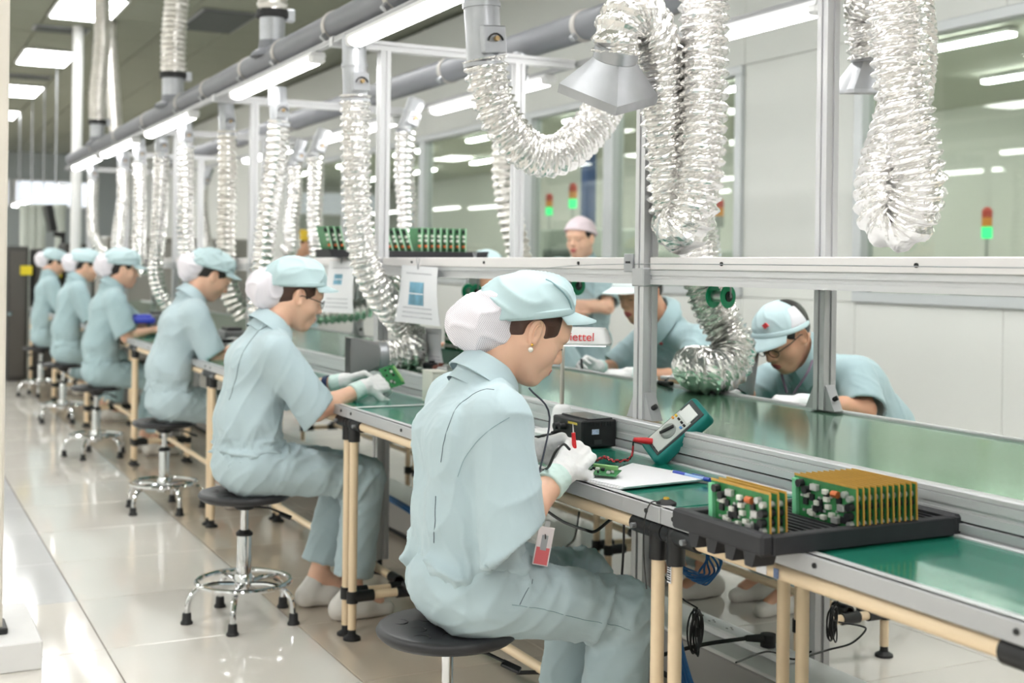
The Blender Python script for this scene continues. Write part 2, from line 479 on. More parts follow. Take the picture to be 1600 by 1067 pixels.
# ---------------- machines behind the glass: body, door, screen, signal tower
M_MACH = mat('machine_enamel', (206, 212, 204), .45)
M_MACHG = mat('machine_grey', (150, 154, 152), .5)
M_SCREEN = mat('dark_screen', (60, 66, 70), .2)
M_LGREEN = lamp_mat('signal_green', (.06, 1., .3), 1.8)
M_LRED = mat('signal_red', (196, 60, 44), .35)
M_LAMB = mat('signal_amber', (232, 150, 50), .35)
def machine(x, y, w, d, h, lab, tower=None, screen=True, lit=True):
    r = empty('assembly_machine', (x, y, 0), lab, 'machine')
    MB().box((x, y, h / 2 + .04), (w, d, h - .08), b=.02).build('body', M_MACH, r)
    MB().box((x, y, .05), (w * .9, d * .9, .1)).build('plinth', M_MACHG, r)
    MB().box((x - w / 2 - .012, y - d * .12, h * .62), (.025, d * .6, h * .5), b=.01).build('door', mat('smoked_door', (120, 130, 126), .2), r)
    MB().box((x - w / 2 - .02, y + d * .22, h * .62), (.02, .03, .2), b=.005).build('handle', M_MACHG, r)
    if screen:
        MB().box((x - w / 2 - .07, y - d * .42, h * .72), (.05, .36, .3), b=.01).build('monitor', M_BLACK, r)
        MB().box((x - w / 2 - .1, y - d * .42, h * .72), (.012, .31, .24)).build('screen', M_SCREEN, r)
    if tower is not None:
        tx, ty = x + tower[0], y + tower[1]
        MB().cyl((tx, ty, h), (tx, ty, h + .22), .012, n=8).build('tower_stem', M_STEEL, r)
        MB().cyl((tx, ty, h + .22), (tx, ty, h + .32), .045, n=14).build('green_lamp', M_LGREEN if lit else M_MACHG, r)
        MB().cyl((tx, ty, h + .32), (tx, ty, h + .40), .045, n=14).build('amber_lamp', M_LAMB, r)
        MB().lathe([(.045, 0), (.045, .06), (.02, .09)], (tx, ty, h + .40), 14).build('red_lamp', M_LRED, r)
p = at(895, 318, X=6.6); machine(6.9, p[1] + .1, .9, 1.3, p[2] - .27, 'white machine with a green-lit signal tower behind the standing worker', (-.3, -.1))
p = at(858, 330, X=7.5); machine(7.8, p[1] + .1, .9, 1.3, p[2] - .27, 'second white machine with a signal tower, further behind the glass', (-.3, -.1))
p = at(1124, 286, X=7.0); machine(7.2, p[1], .9, 1.4, 1.45, 'white machine with an amber-topped tower behind the double hose', (-.2, 0), lit=False)
p = at(1543, 285, X=8.5); machine(8.8, p[1], .9, 1.4, 1.35, 'machine with a signal tower seen through the largest window', (-.3, 0))
p = at(700, 380, X=7.2); machine(7.4, p[1], .9, 1.8, 1.25, 'low white machine beyond the glass above the board rack')
p = at(985, 390, X=6.8); machine(8.6, p[1] + .05, .9, .8, 1.3, 'white machine with a dark monitor right of the standing worker')

# ---------------- left foreground: cream post on a worn white plinth
pl = at(67, 1049, Z=0)
r = empty('steel_column', (.38, 4.4, 0), 'cream painted steel column standing on a chipped white plinth', 'column')
MB().box((.22, 4.41, .045), (.515, .50, .09), b=.004).build('plinth', M_PLINTH, r)
pc = at(8, 700, Y=4.28)
MB().box((pc[0] - .05, 4.34, 1.70), (.10, .10, 3.2), b=.008).build('post', M_CREAM, r)
MB().box((pc[0] - .05, 4.34, .1), (.13, .13, .02), b=.004).build('base_plate', M_BLACK, r)

# ---------------- far end of the hall: machines, cabinets, arms, pipes
M_CAB = mat('grey_cabinet', (150, 148, 142), .5); M_CABD = mat('dark_cabinet', (66, 64, 62), .5); M_YEL = mat('yellow_plastic', (226, 204, 40), .5)
Yb = 15.5
a0, a1 = at(190, 372, Y=Yb), at(60, 560, Y=Yb)
r = empty('process_machine', (2.6, Yb + .6, 0), 'large pale grey oven-like machine at the end of the line', 'machine')
x0 = at(165, 500, Y=Yb)[0]; top = at(300, 372, Y=Yb)[2]
MB().box(((x0 + 4.3) / 2, Yb + .7, top / 2 + .05), (4.3 - x0, 1.4, top - .1), b=.02).build('body', M_CAB, r)
MB().box((x0 + .55, Yb - .02, top * .55), (.95, .04, top * .8), b=.01).build('door', mat('grey_door', (166, 164, 158), .5), r)
MB().box((x0 + 1.3, Yb - .02, top * .55), (.5, .04, top * .8), b=.01).build('door', mat('grey_door', (166, 164, 158), .5), r)
MB().box((x0 + .95, Yb - .05, top * .55), (.03, .03, .3), b=.005).build('handle', M_BLACK, r)
MB().box(((x0 + 4.3) / 2, Yb + .7, .05), (4.2 - x0, 1.2, .1)).build('plinth', M_CABD, r)
Yc = 14.2
for i, (xa, xb, yt, lab) in enumerate(((8, 46, 384, 'dark grey control cabinet with a yellow label, beside the cream column'), (52, 95, 388, 'dark grey control cabinet with a yellow label, nearer the aisle'), (98, 150, 380, 'dark grey control cabinet with a yellow label, nearer the line'))):
    A, B = at(xa, 500, Y=Yc), at(xb, 500, Y=Yc); z = at(xa, yt, Y=Yc)[2]
    r = empty('control_cabinet', ((A[0] + B[0]) / 2, Yc + .3, 0), lab, 'cabinet')
    MB().box(((A[0] + B[0]) / 2, Yc + .3, z / 2), (B[0] - A[0] - .03, .6, z), b=.015).build('body', M_CABD, r)
    MB().box(((A[0] + B[0]) / 2, Yc - .01, z / 2), (B[0] - A[0] - .09, .02, z - .1), b=.006).build('door', mat('dark_door', (84, 80, 76), .45), r)
    MB().box(((A[0] + B[0]) / 2 + .08, Yc - .03, z * .82), (.12, .02, .1), b=.006).build('yellow_label', M_YEL, r)
    MB().cyl(((A[0] + B[0]) / 2 - .08, Yc - .04, z * .5), ((A[0] + B[0]) / 2 - .08, Yc, z * .5), .02, n=10).build('knob', M_STEEL, r)
# monitor on an arm
p0 = at(72, 320, Y=15.0); p1 = at(84, 362, Y=15.0)
r = empty('monitor_arm', (p1[0], 15.0, p1[2]), 'black monitor arm standing on the far machines', 'monitor')
MB().box((p0 + p1) / 2, (.07, .4, abs(p0[2] - p1[2])), b=.01, rot=np.array(Euler((0, -.2, 0)).to_matrix())).build('monitor', M_BLACK, r)
MB().cyl((p1[0], 15.0, p1[2] - .02), (p1[0] + .12, 15.0, p1[2] - .04), .03, n=8).build('arm', M_BLACK, r)
MB().cyl((p1[0] + .1, 15.0, 0), (p1[0] + .1, 15.0, p1[2]), .025, n=8).build('post', M_BLACK, r)
for px_, wh in ((42, 'leftmost'), (53, 'second from the left'), (66, 'third from the left'), (97, 'rightmost')):
    A = at(px_, 372, Y=15.7); z = at(px_, 318, Y=15.7)[2]
    tag(MB().cyl((A[0], 15.9, 0), (A[0], 15.9, z), .06, n=12).cyl((A[0], 15.9, z - .05), (A[0], 15.9, z), .085, n=12).build('exhaust_stack', mat('pale_stack', (206, 212, 204), .5)),
        'pale vertical exhaust pipe by the far machine, %s of four' % wh, 'pipe', 'exhaust pipes by the far machine')
# row of lamps of the next line, far left
for k in range(4):
    A, B = at(22 + k * 19, 322 - k * 7, X=1.1 + .0), at(38 + k * 19, 316 - k * 7, X=1.1)
    z = 2.15; Y = 19.0 + k * -1.6
    A = at(30 + k * 19, 319 - k * 7, Y=22 - k * 1.8)
    o = empty('line_lamp', tuple(A), 'small bright lamp, %s in the diagonal row over the neighbouring line' % ['lowest', 'second lowest', 'second highest', 'highest'][k], 'lamp', 'lamps over the neighbouring line')
    MB().box(A + np.array([0, 0, .03]), (.1, 1.5, .04), b=.01).build('housing', M_WHITE, o)
    MB().box(A, (.08, 1.45, .03), b=.01).build('tube', M_LAMP, o)
    MB().cyl(A + np.array([0, 0, .05]), (A[0], A[1], CEIL), .012, n=6).build('hanger', M_GALV, o)

# ================================================================ WORKBENCHES (near side)
TF, TR, TZ = 1.443, 1.812, .787
PR = .0145
def bench(y0, y1, legs_mid, lab, rails=True, x0=TF, x1=TR, group='green topped lean-pipe workbenches'):
    r = empty('workbench', ((x0 + x1) / 2, (y0 + y1) / 2, 0), lab, 'workbench', group)
    ym, L = (y0 + y1) / 2, y1 - y0
    MB().box(((x0 + x1) / 2 + .004, ym, TZ - .012), (x1 - x0 - .012, L - .008, .02), b=.001).build('table_top', M_MAT, r)
    MB().box((x0 + .006, ym, TZ - .016), (.014, L - .004, .034), b=.002).build('front_edge', M_ALU_D, r)
    MB().box((x0 + .016, ym, TZ - .0005), (.03, L - .004, .003), b=.001).build('edge_lip', M_ALU, r)
    MB().box((x1 - .004, ym, TZ - .012), (.014, L - .004, .03), b=.002).build('rear_edge', M_ALU, r)
    n = int(L / .45)
    for k in range(n + 1):
        yy = y0 + .05 + (L - .1) * k / n
        MB().cyl((x0 - .004, yy, TZ - .014), (x0 + .002, yy, TZ - .014), .005, n=8).build('screw', M_BLACKR, r)
    zr = TZ - .052
    ys = [y0 + .032, y1 - .032]
    for x in (x0 + .018, x1 - .02):
        MB().cyl((x, y0 + .01, zr), (x, y1 - .01, zr), PR, n=16).build('top_rail', M_BEIGE, r)
        for yy in ys:
            MB().cyl((x, yy, .035), (x, yy, zr - .01), PR, n=16).build('leg', M_BEIGE, r)
            MB().lathe([(.03, 0), (.03, .008), (.014, .018), (.012, .04)], (x, yy, 0), 14).build('foot', M_BLACKR, r)
            s = 1 if yy < ym else -1
            j = MB().cyl((x, yy - s * .03, zr), (x, yy + s * .085, zr), PR * 1.36, n=16).cyl((x, yy, zr - .06), (x, yy, zr), PR * 1.36, n=16).ball((x, yy, zr), PR * 1.5, 12)
            j.build('pipe_joint', M_BLACK, r)
            MB().cyl((x - s * 0 - .03, yy + s * .06, zr), (x - .018, yy + s * .06, zr), .006, n=8).build('bolt', M_GALV, r)
            MB().cyl((x, yy, .125), (x, yy, .165), PR * 1.36, n=16).build('pipe_joint', M_BLACK, r)
    for yy in ys:
        MB().cyl((x0 + .018, yy, .145), (x1 - .02, yy, .145), PR, n=16).build('cross_rail', M_BEIGE, r)
        for sx in (x0 + .018, x1 - .02):
            s = 1 if sx < (x0 + x1) / 2 else -1
            MB().cyl((sx, yy, .145), (sx + s * .075, yy, .145), PR * 1.36, n=16).build('pipe_joint', M_BLACK, r)
        MB().cyl((x0 + .018, yy, zr), (x1 - .02, yy, zr), PR, n=14).build('cross_rail', M_BEIGE, r)
    xm = (x0 + x1) / 2 + .03
    MB().cyl((xm, ys[0], .165), (xm, ys[1], .165), PR, n=16).build('foot_rail', M_BEIGE, r)
    for yy in ys:
        s = 1 if yy < ym else -1
        MB().cyl((xm - .035, yy, .145), (xm + .035, yy, .145), PR * 1.4, n=14).cyl((xm, yy, .165), (xm, yy + s * .07, .165), PR * 1.36, n=14).build('pipe_joint', M_BLACK, r)
    if legs_mid:
        for x in (x0 + .018, x1 - .02):
            MB().cyl((x, legs_mid, .035), (x, legs_mid, zr), PR, n=14).build('leg', M_BEIGE, r)
            MB().cyl((x, legs_mid - .07, zr), (x, legs_mid + .07, zr), PR * 1.4, n=16).cyl((x, legs_mid, zr - .07), (x, legs_mid, zr), PR * 1.4, n=16).build('pipe_joint', M_BLACK, r)
    return r
bounds = [.35, 2.16, 4.09, 6.10, 8.12, 10.12, 12.12, 14.1]
labs = ['workbench nearest the camera carrying the black board tray', 'workbench of the front woman with meter, pen and papers', 'workbench of the second woman wearing glasses',
        'workbench of the third woman in the row', 'workbench of the fourth woman in the row', 'workbench of the fifth woman in the row', 'workbench of the last woman in the row']
for i in range(7): bench(bounds[i], bounds[i + 1], 1.22 if i == 0 else None, labs[i])
# strip of white tape across the joint between the first two benches
tag(MB().box(((TF + TR) / 2, bounds[2] - .004, TZ + .0012), (TR - TF - .03, .022, .0016), b=.0005).build('tape_strip', M_WHITE), 'white tape strip across the green top behind the front woman', 'tape')
# far side benches (behind the belt)
FB = [(3.12, 4.35, 'bench of the man in glasses, behind the conveyor'), (4.38, 6.38, 'bench of the man in the white cap, behind the conveyor'), (6.42, 8.4, 'bench further along behind the conveyor')]
for y0, y1, lab in FB: bench(y0, y1, None, lab, x0=2.62, x1=3.02, group='benches on the far side of the conveyor')

# ================================================================ CONVEYOR
BZ, BN, BF = .865, 1.845, 2.515
cv = empty('conveyor', (2.18, 6, 0), 'long green belt conveyor running between the two rows of workers', 'conveyor')
Y0, Y1 = -1.0, 13.7
MB().box(((BN + BF) / 2, (Y0 + Y1) / 2, BZ - .012), (BF - BN - .01, Y1 - Y0, .02), b=.006).build('belt', M_BELT, cv)
for x, s in ((BN - .012, 1), (BF + .012, -1)):
    MB().box((x, (Y0 + Y1) / 2, BZ - .002), (.03, Y1 - Y0, .014), b=.003).build('rail_cap', M_ALU, cv)
    MB().profile((x - s * .0, Y0, BZ - .03), (x, Y1, BZ - .03), .034, .042, slot=.3).build('side_rail', M_ALU, cv)
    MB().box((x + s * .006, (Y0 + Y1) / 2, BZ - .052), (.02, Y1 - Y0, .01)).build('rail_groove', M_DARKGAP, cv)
    MB().profile((x - s * .004, Y0, BZ - .075), (x - s * .004, Y1, BZ - .075), .036, .04, slot=.3).build('side_rail', M_ALU_D, cv)
    MB().box((x + s * .008, (Y0 + Y1) / 2, BZ - .11), (.012, Y1 - Y0, .03)).build('lower_lip', M_ALU_D, cv)
PY0, PSP = 2.885, 2.01
posts_y = [PY0 - PSP] + [PY0 + PSP * k for k in range(6)]
for y in posts_y:
    for x in (BN + .035, BF - .035):
        MB().profile((x, y, .06), (x, y, BZ - .12), .055, .055, up=(0, 1, 0)).build('leg', M_ALU_D, cv)
        MB().cyl((x, y, 0), (x, y, .06), .012, n=8).lathe([(.035, 0), (.035, .012), (.014, .02)], (x, y, 0), 14).build('foot', M_BLACKR, cv)
    MB().profile((BN + .06, y, .56), (BF - .06, y, .56), .045, .045).build('cross_member', M_ALU_D, cv)
    MB().profile((BN + .06, y, BZ - .14), (BF - .06, y, BZ - .14), .04, .04).build('cross_member', M_ALU_D, cv)
# cable trunking on the floor below the belt
tk = tag(MB().box((2.30, 5.6, .09), (.20, 13.4, .13), b=.006).build('cable_trunking', mat('trunking_grey', (166, 164, 162), .5)), 'grey cable trunking running under the conveyor', 'trunking')
MB().box((2.30, 5.6, .162), (.21, 13.4, .012), b=.003).build('lid', mat('trunking_lid', (230, 230, 228), .45), tk)
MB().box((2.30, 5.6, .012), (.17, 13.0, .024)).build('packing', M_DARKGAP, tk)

# ================================================================ OVERHEAD FRAME: posts, beams, brackets, shelf
PW = .046
PNX, PFX, BEAM_Z = 1.872, 2.50, 2.185
fr = empty('aluminium_frame', (2.2, 6, BZ), 'aluminium post-and-beam frame standing on the conveyor rails', 'frame')
for y in posts_y:
    for x in (PNX, PFX):
        MB().profile((x, y, BZ + .005), (x, y, BEAM_Z - .02), PW, PW, up=(0, 1, 0), slot=.2).build('post', M_ALU, fr)
        for s in (-1, 1):
            MB().prism([(y + s * PW / 2, BZ + .005), (y + s * (PW / 2 + .042), BZ + .005), (y + s * (PW / 2 + .036), BZ + .012), (y + s * (PW / 2 + .006), BZ + .072), (y + s * PW / 2, BZ + .078)][::s], x - .017, x + .017, axes=(1, 2, 0)).build('corner_bracket', M_ALU_D, fr)
            MB().cyl((x - .004, y + s * (PW / 2 + .02), BZ + .036), (x + .004, y + s * (PW / 2 + .031), BZ + .044), .007, n=8).build('bolt', M_BLACKR, fr)
    MB().profile((1.64, y, BEAM_Z), (2.775, y, BEAM_Z), .04, .04).build('cross_beam', M_ALU, fr)
    for x in (PNX, PFX):
        MB().box((x, y, 1.255), (PW + .012, PW + .012, .05), b=.003).build('shelf_bracket', M_ALU_D, fr)
SHZ = 1.30
sh = empty('overhead_shelf', (2.19, 6, 1.25), 'long eye-level shelf with a white front strip between the posts', 'shelf')
for k in range(len(posts_y) - 1):
    a, b = posts_y[k] + PW / 2 + .006, posts_y[k + 1] - PW / 2 - .006
    MB().box((2.19, (a + b) / 2, SHZ - .006), (.60, b - a, .012), b=.002).build('shelf_board', M_WHITE, sh)
    for x in (PNX + .012, PFX - .012):
        MB().box((x + (-.014 if x < 2 else .014), (a + b) / 2, SHZ - .008), (.012, b - a, .034), b=.002).build('edge_strip', mat('white_strip', (238, 234, 234), .4), sh)
        MB().profile((x, a, SHZ - .045), (x, b, SHZ - .045), .036, .038, slot=.3).build('rail', M_ALU, sh)
    MB().box((2.19, (a + b) / 2, SHZ - .02), (.56, b - a, .012)).build('underside', M_ALU_D, sh)
    for i in range(3):
        yy = a + (b - a) * (i + .5) / 3
        MB().cyl((PNX - .012, yy, SHZ - .008), (PNX - .007, yy, SHZ - .008), .005, n=8).build('screw', M_BLACKR, sh)
tag(MB().box((2.44, 1.62, SHZ + .004), (.03, 2.2, .004)).build('yellow_tape', mat('yellow_tape', (236, 214, 120), .6)), 'yellow tape along the far edge of the near shelf', 'tape')
r = empty('splice_plate', (PNX - .03, PY0 + .05, 1.293), 'small steel plate screwed beside the nearest post at shelf height', 'plate')
MB().box((PNX - .026, PY0 + .047, 1.293), (.006, .045, .05), b=.001).build('plate', M_GALV, r)
MB().box((PNX - .03, PY0 + .047, 1.295), (.003, .02, .006)).build('slot', M_BLACK, r)
# ================================================================ DUCTS, LIGHTS, HOSES
def pipe(x, z, r, y0, y1, lab, bands):
    p = empty('exhaust_pipe', (x, (y0 + y1) / 2, z), lab, 'pipe')
    MB().cyl((x, y0, z), (x, y1, z), r, n=32).build('tube', M_PIPE, p)
    for b in bands:
        MB().lathe([(r, -.018), (r + .005, -.018), (r + .005, .018), (r, .018)], (x, b, z), 32, axis=(0, 1, 0)).build('band', M_BAND, p)
        MB().box((x - r * .75, b, z - r * .75), (.03, .03, .05), b=.004, rot=np.array(Euler((0, .78, 0)).to_matrix())).build('band_clip', M_GALV, p)
    MB().lathe([(r * .3, -.05), (r * .9, -.03), (r + .003, 0), (r + .003, .03)], (x, y1, z), 32, axis=(0, -1, 0)).build('end_cap', M_PIPE, p)
    return p
NPX, NPZ, FPX_, FPZ = 1.70, 2.272, 2.75, 2.335
pipe(NPX, NPZ, .06, -2, 12.95, 'grey exhaust pipe above the near row of tube lights', [3.1, 4.3, 5.0, 5.75, 6.35, 7.2, 7.9, 9.0, 10.2, 11.4])
pipe(FPX_, FPZ, .066, -2, 13.4, 'grey exhaust pipe running over the far side of the conveyor', [2.9, 4.1, 4.75, 6.2, 7.6, 9.0, 10.6])
for x, lab in ((1.66, 'aluminium rail carrying the near row of tube lights'), (2.80, 'aluminium rail carrying the far row of tube lights')):
    rl = tag(MB().profile((x, -1.5, 2.178 + .012), (x, 12.9, 2.178 + .012), .03, .022, slot=.3).build('light_rail', M_ALU_D), lab, 'rail')
def batten(x, y0, y1, lab, grp):
    o = empty('tube_light', (x, (y0 + y1) / 2, 2.15), lab, 'tube light', grp)
    L = y1 - y0; ym = (y0 + y1) / 2
    MB().prism([(x - .03, 2.178), (x + .03, 2.178), (x + .036, 2.16), (x - .036, 2.16)], y0, y1, axes=(0, 2, 1)).build('housing', M_WHITE, o)
    MB().prism([(x - .033, 2.16), (x + .033, 2.16), (x + .028, 2.135), (x + .012, 2.128), (x - .012, 2.128), (x - .028, 2.135)], y0 + .05, y1 - .05, axes=(0, 2, 1)).build('diffuser', M_LAMP, o)
    for y in (y0 + .022, y1 - .022):
        MB().box((x, y, 2.152), (.068, .05, .04), b=.012).build('end_cap', M_WHITE, o)
nb = [('nearest to the front woman', 3.62, 4.68), ('second along the near pipe', 5.12, 6.5), ('third along the near pipe', 7.45, 8.83), ('fourth along the near pipe', 9.28, 10.72), ('last one at its far end', 10.95, 12.4)]
for s, a, b in nb: batten(1.66, a, b, 'bright tube light under the near pipe, ' + s, 'tube lights over the near benches')
batten(1.66, 1.7, 3.0, 'tube light of the near row overhead, out of view', 'tube lights over the near benches')
batten(1.66, -.3, 1.0, 'tube light of the near row behind the viewpoint', 'tube lights over the near benches')
fb = [('at the top beside the double hose', 3.26, 4.65), ('above the board rack', 5.15, 6.54), ('behind the third post', 7.1, 8.45), ('far down the line', 9.2, 10.6), ('near the viewpoint, out of view', .8, 2.2)]
for s, a, b in fb: batten(2.80, a, b, 'tube light of the far row, ' + s, 'tube lights over the far benches')

# ---- flexible aluminium hoses
def hose_mesh(mb, pts, r, pitch=.03, amp=.0065, n=28, noise=.0022, seed=0, div=4):
    rng = np.random.default_rng(seed)
    P, L = resample(spline(pts, 14), pitch / div)
    k = len(P); T = np.gradient(P, axis=0); T /= np.linalg.norm(T, axis=1)[:, None]
    s, u, _ = _frame(T[0]); V = np.zeros((k, n, 3))
    ang = np.arange(n) * 2 * math.pi / n
    ph0 = rng.random(6) * 6.28
    for i in range(k):
        s = s - T[i] * np.dot(s, T[i]); s /= np.linalg.norm(s); u = np.cross(T[i], s)
        q = i / div * 2 * math.pi
        wob = .16 * np.sin(3 * ang + i * .2 / div + ph0[0]) + .16 * np.sin(5 * ang - i * .16 / div + ph0[1])
        c = np.cos(q + wob * .5)
        rr = r + amp * np.sign(c) * np.abs(c) ** .7 + rng.normal(0, noise, n) + .002 * np.sin(2 * ang + i * .03 + ph0[2])
        V[i] = P[i] + (np.outer(np.cos(ang), s) + np.outer(np.sin(ang), u)) * rr[:, None]
    f = [(i * n + j, i * n + (j + 1) % n, (i + 1) * n + (j + 1) % n, (i + 1) * n + j) for i in range(k - 1) for j in range(n)]
    f += [tuple(range(n - 1, -1, -1)), tuple(range((k - 1) * n, k * n))]
    mb.add(V.reshape(-1, 3), f)
    return P, T
def hose(lab, pts, r=.06, pitch=.03, n=28, collar=None, damper=True, end=None, dull=False, seed=1, amp=.0065, noise=.0013, grp='flexible foil exhaust hoses'):
    pts = [np.array(p, float) for p in pts]
    h = empty('exhaust_hose', tuple(pts[0]), lab, 'hose', grp)
    fine = n > 24
    mb = MB(); P, T = hose_mesh(mb, pts, r, pitch, amp, 44 if fine else n, .0013 if fine else noise, seed, 6 if fine else 4)
    mb.build('foil_hose', M_FOIL2 if dull else M_FOIL, h, smooth=not fine, ang=70)
    if collar is not None:     # metal spigot from the pipe down to the hose start
        c0 = np.array(collar, float); c1 = pts[0]
        d = (c1 - c0) / np.linalg.norm(c1 - c0); e = c1 + d * .05
        MB().cyl(c0, e, r * .86, n=28).build('spigot', M_GALV, h)
        MB().lathe([(r * .86, -.008), (r * .93, -.008), (r * .93, .008), (r * .86, .008)], (c0 + c1) / 2 + d * .0, 28, axis=d).build('spigot_seam', M_GALV, h)
        if damper:
            m = c1 - d * .05
            side = np.array([-_F[0] * .85 + _R[0] * .5, -_F[1] * .85 + _R[1] * .5, 0]); side /= np.linalg.norm(side)
            sx = np.cross(side, d); rot = np.stack([side, np.cross(d, side), d], 1)
            dp = MB().box(m + side * (r * .86 + .006), (.024, r * 1.25, r * 1.3), b=.003, rot=rot).build('damper_plate', M_GALV, h)
            q = m + side * (r * .86 + .022)
            sub(MB().tube([q + rot[:, 1] * .026 * math.cos(a) - rot[:, 2] * (-.01 + .026 * abs(math.sin(a))) for a in np.linspace(.2, 2.9, 8)], .003, n=6).build('slot', M_BLACK), dp)
            sub(MB().cyl(q, q + side * .012, .008, n=10).build('wing_nut', mat('brass', (176, 150, 110), .4, .8)), dp)
        MB().lathe([(r * .9, -.008), (r * 1.04, -.006), (r * 1.04, .006), (r * .9, .008)], c1 + d * .02, 24, axis=d).build('clamp', M_GALV, h)
    return h, P, T
def hood(h, c, axis, top, w, l, height, spin=0., lip=.022, m=None):
    """sheet-metal hood: square frustum from a round collar, opening towards axis"""
    s, u, d = _frame(axis); cs, sn = math.cos(spin), math.sin(spin); a = s * cs + u * sn; b = -s * sn + u * cs
    c = np.array(c, float); n = 24; v = []; f = []
    for i in range(n):
        t = 2 * math.pi * i / n; v.append(c + (a * math.cos(t) + b * math.sin(t)) * top)
    for dist, k in ((height, 1.), (height + lip, 1.0)):
        for i in range(n):
            t = 2 * math.pi * i / n; x, y = math.cos(t), math.sin(t); q = 1 / max(abs(x), abs(y))
            v.append(c + d * dist + (a * x * q * w / 2 + b * y * q * l / 2) * k)
    for i in range(n):
        t = 2 * math.pi * i / n; x, y = math.cos(t), math.sin(t); q = 1 / max(abs(x), abs(y))
        v.append(c + d * (height + lip) + (a * x * q * w / 2 + b * y * q * l / 2) * .97)
    for i in range(n): v.append(c + d * .01 + (a * math.cos(2 * math.pi * i / n) + b * math.sin(2 * math.pi * i / n)) * top * .9)
    for k in range(4):
        for i in range(n): f.append((k * n + i, k * n + (i + 1) % n, (k + 1) * n + (i + 1) % n, (k + 1) * n + i))
    f.append(tuple(range(4 * n, 5 * n)))
    hd = MB().add(v, f).build('hood', m or M_GALV, h, ang=25)
    sub(MB().lathe([(top * .98, -.035), (top * 1.05, -.03), (top * 1.05, .0), (top * .98, .004)], c, 24, axis=d).build('collar', M_GALV), hd)
    return hd
Pn = lambda px, py, y: at(px, py, Y=y)

# A: front hose with a hanging bend
ya = 3.46
hose('foil hose from the near pipe hanging in a deep U behind the pyramid hood', [Pn(757, 92, ya), Pn(766, 140, ya), Pn(785, 190, ya), Pn(822, 234, ya), Pn(866, 244, ya), Pn(910, 215, ya), Pn(940, 175, ya), Pn(962, 120, ya + .06), Pn(985, 60, ya + .1), Pn(1003, 0, ya + .1), Pn(1010, -60, ya + .1)],
     r=.063, pitch=.027, collar=Pn(748, -75, ya), seed=3)
# B: double strand and pyramid hood
yb = 2.74
hB, P, T = hose('foil hose doubled back in two tall strands with a pyramid hood at its end',
     [Pn(1100, -90, yb - .02), Pn(1100, 60, yb - .03), Pn(1099, 170, yb - .04), Pn(1094, 270, yb - .05), Pn(1083, 335, yb - .04), Pn(1066, 358, yb + .0), Pn(1052, 335, yb + .06), Pn(1046, 260, yb + .05), Pn(1038, 170, yb + .04), Pn(1030, 95, yb + .03), Pn(1012, 38, yb), Pn(985, 20, yb - .02), Pn(966, 48, yb - .03), Pn(962, 84, yb - .02)], r=.060, pitch=.029, n=36, damper=False, collar=Pn(1100, -150, yb - .02), seed=5)
ax = np.array([0, 0, -.86]) + _F * .42 - _R * .14
hood(hB, Pn(961, 92, yb - .02), ax, .055, .185, .185, .082, spin=.98, lip=.024)
# C: looped hose on the right
yc = 2.26
hC, P, T = hose('foil hose hanging in a long loop in front of the right window',
     [Pn(1392, -110, yc), Pn(1396, -20, yc), Pn(1403, 70, yc), Pn(1412, 150, yc - .01), Pn(1426, 225, yc - .02), Pn(1436, 290, yc - .02), Pn(1418, 345, yc + .02), Pn(1386, 342, yc + .07), Pn(1378, 290, yc + .10), Pn(1402, 200, yc + .12), Pn(1418, 140, yc + .14), Pn(1424, 70, yc + .16), Pn(1416, 0, yc + .22), Pn(1398, -38, yc + .32), Pn(1370, -36, yc + .48), Pn(1354, 10, yc + .6), Pn(1356, 60, yc + .62), Pn(1359, 92, yc + .62)], r=.062, pitch=.026, n=36, damper=False, collar=Pn(1392, -170, yc), seed=8)
hood(hC, Pn(1359, 96, yc + .64), (0.05, .1, -1), .05, .17, .17, .085, spin=.3, lip=.012)
# M: hose down to the man in glasses
ym = 3.5
hM, P, T = hose('foil hose curling onto the belt beside the man in glasses',
     [Pn(1050, 150, ym + .1), Pn(1070, 260, ym + .1), Pn(1090, 370, ym + .06), Pn(1104, 450, ym), Pn(1128, 506, ym - .01), Pn(1147, 540, ym - .05), Pn(1140, 572, ym - .08), Pn(1112, 582, ym - .08), Pn(1087, 578, ym - .01), Pn(1084, 572, ym + .12), Pn(1104, 571, ym + .19), Pn(1124, 572, ym + .21)], r=.066, pitch=.022, n=36, damper=False, collar=Pn(1050, 100, ym + .1), seed=11)
hood(hM, Pn(1126, 573, ym + .21), (.86, -.1, -.12), .06, .13, .17, .09, spin=0.)
# E: hose to the nozzle beside the second woman
ye = 4.72
hE, P, T = hose('foil hose from the near pipe reaching down to a grey nozzle beside the second woman',
     [Pn(555, 150, ye), Pn(556, 250, ye), Pn(559, 340, ye), Pn(572, 415, ye), Pn(598, 465, ye + .02), Pn(628, 505, ye + .06), Pn(648, 532, ye + .04), Pn(640, 552, ye - .02), Pn(608, 557, ye - .04), Pn(590, 556, ye - .05)], r=.056, pitch=.03, n=26, collar=Pn(553, 55, ye), seed=13)
hood(hE, Pn(590, 556, ye - .05), (-1, .12, .0), .055, .10, .15, .10, spin=0, lip=.02, m=mat('grey_nozzle', (150, 150, 150), .5, .2))
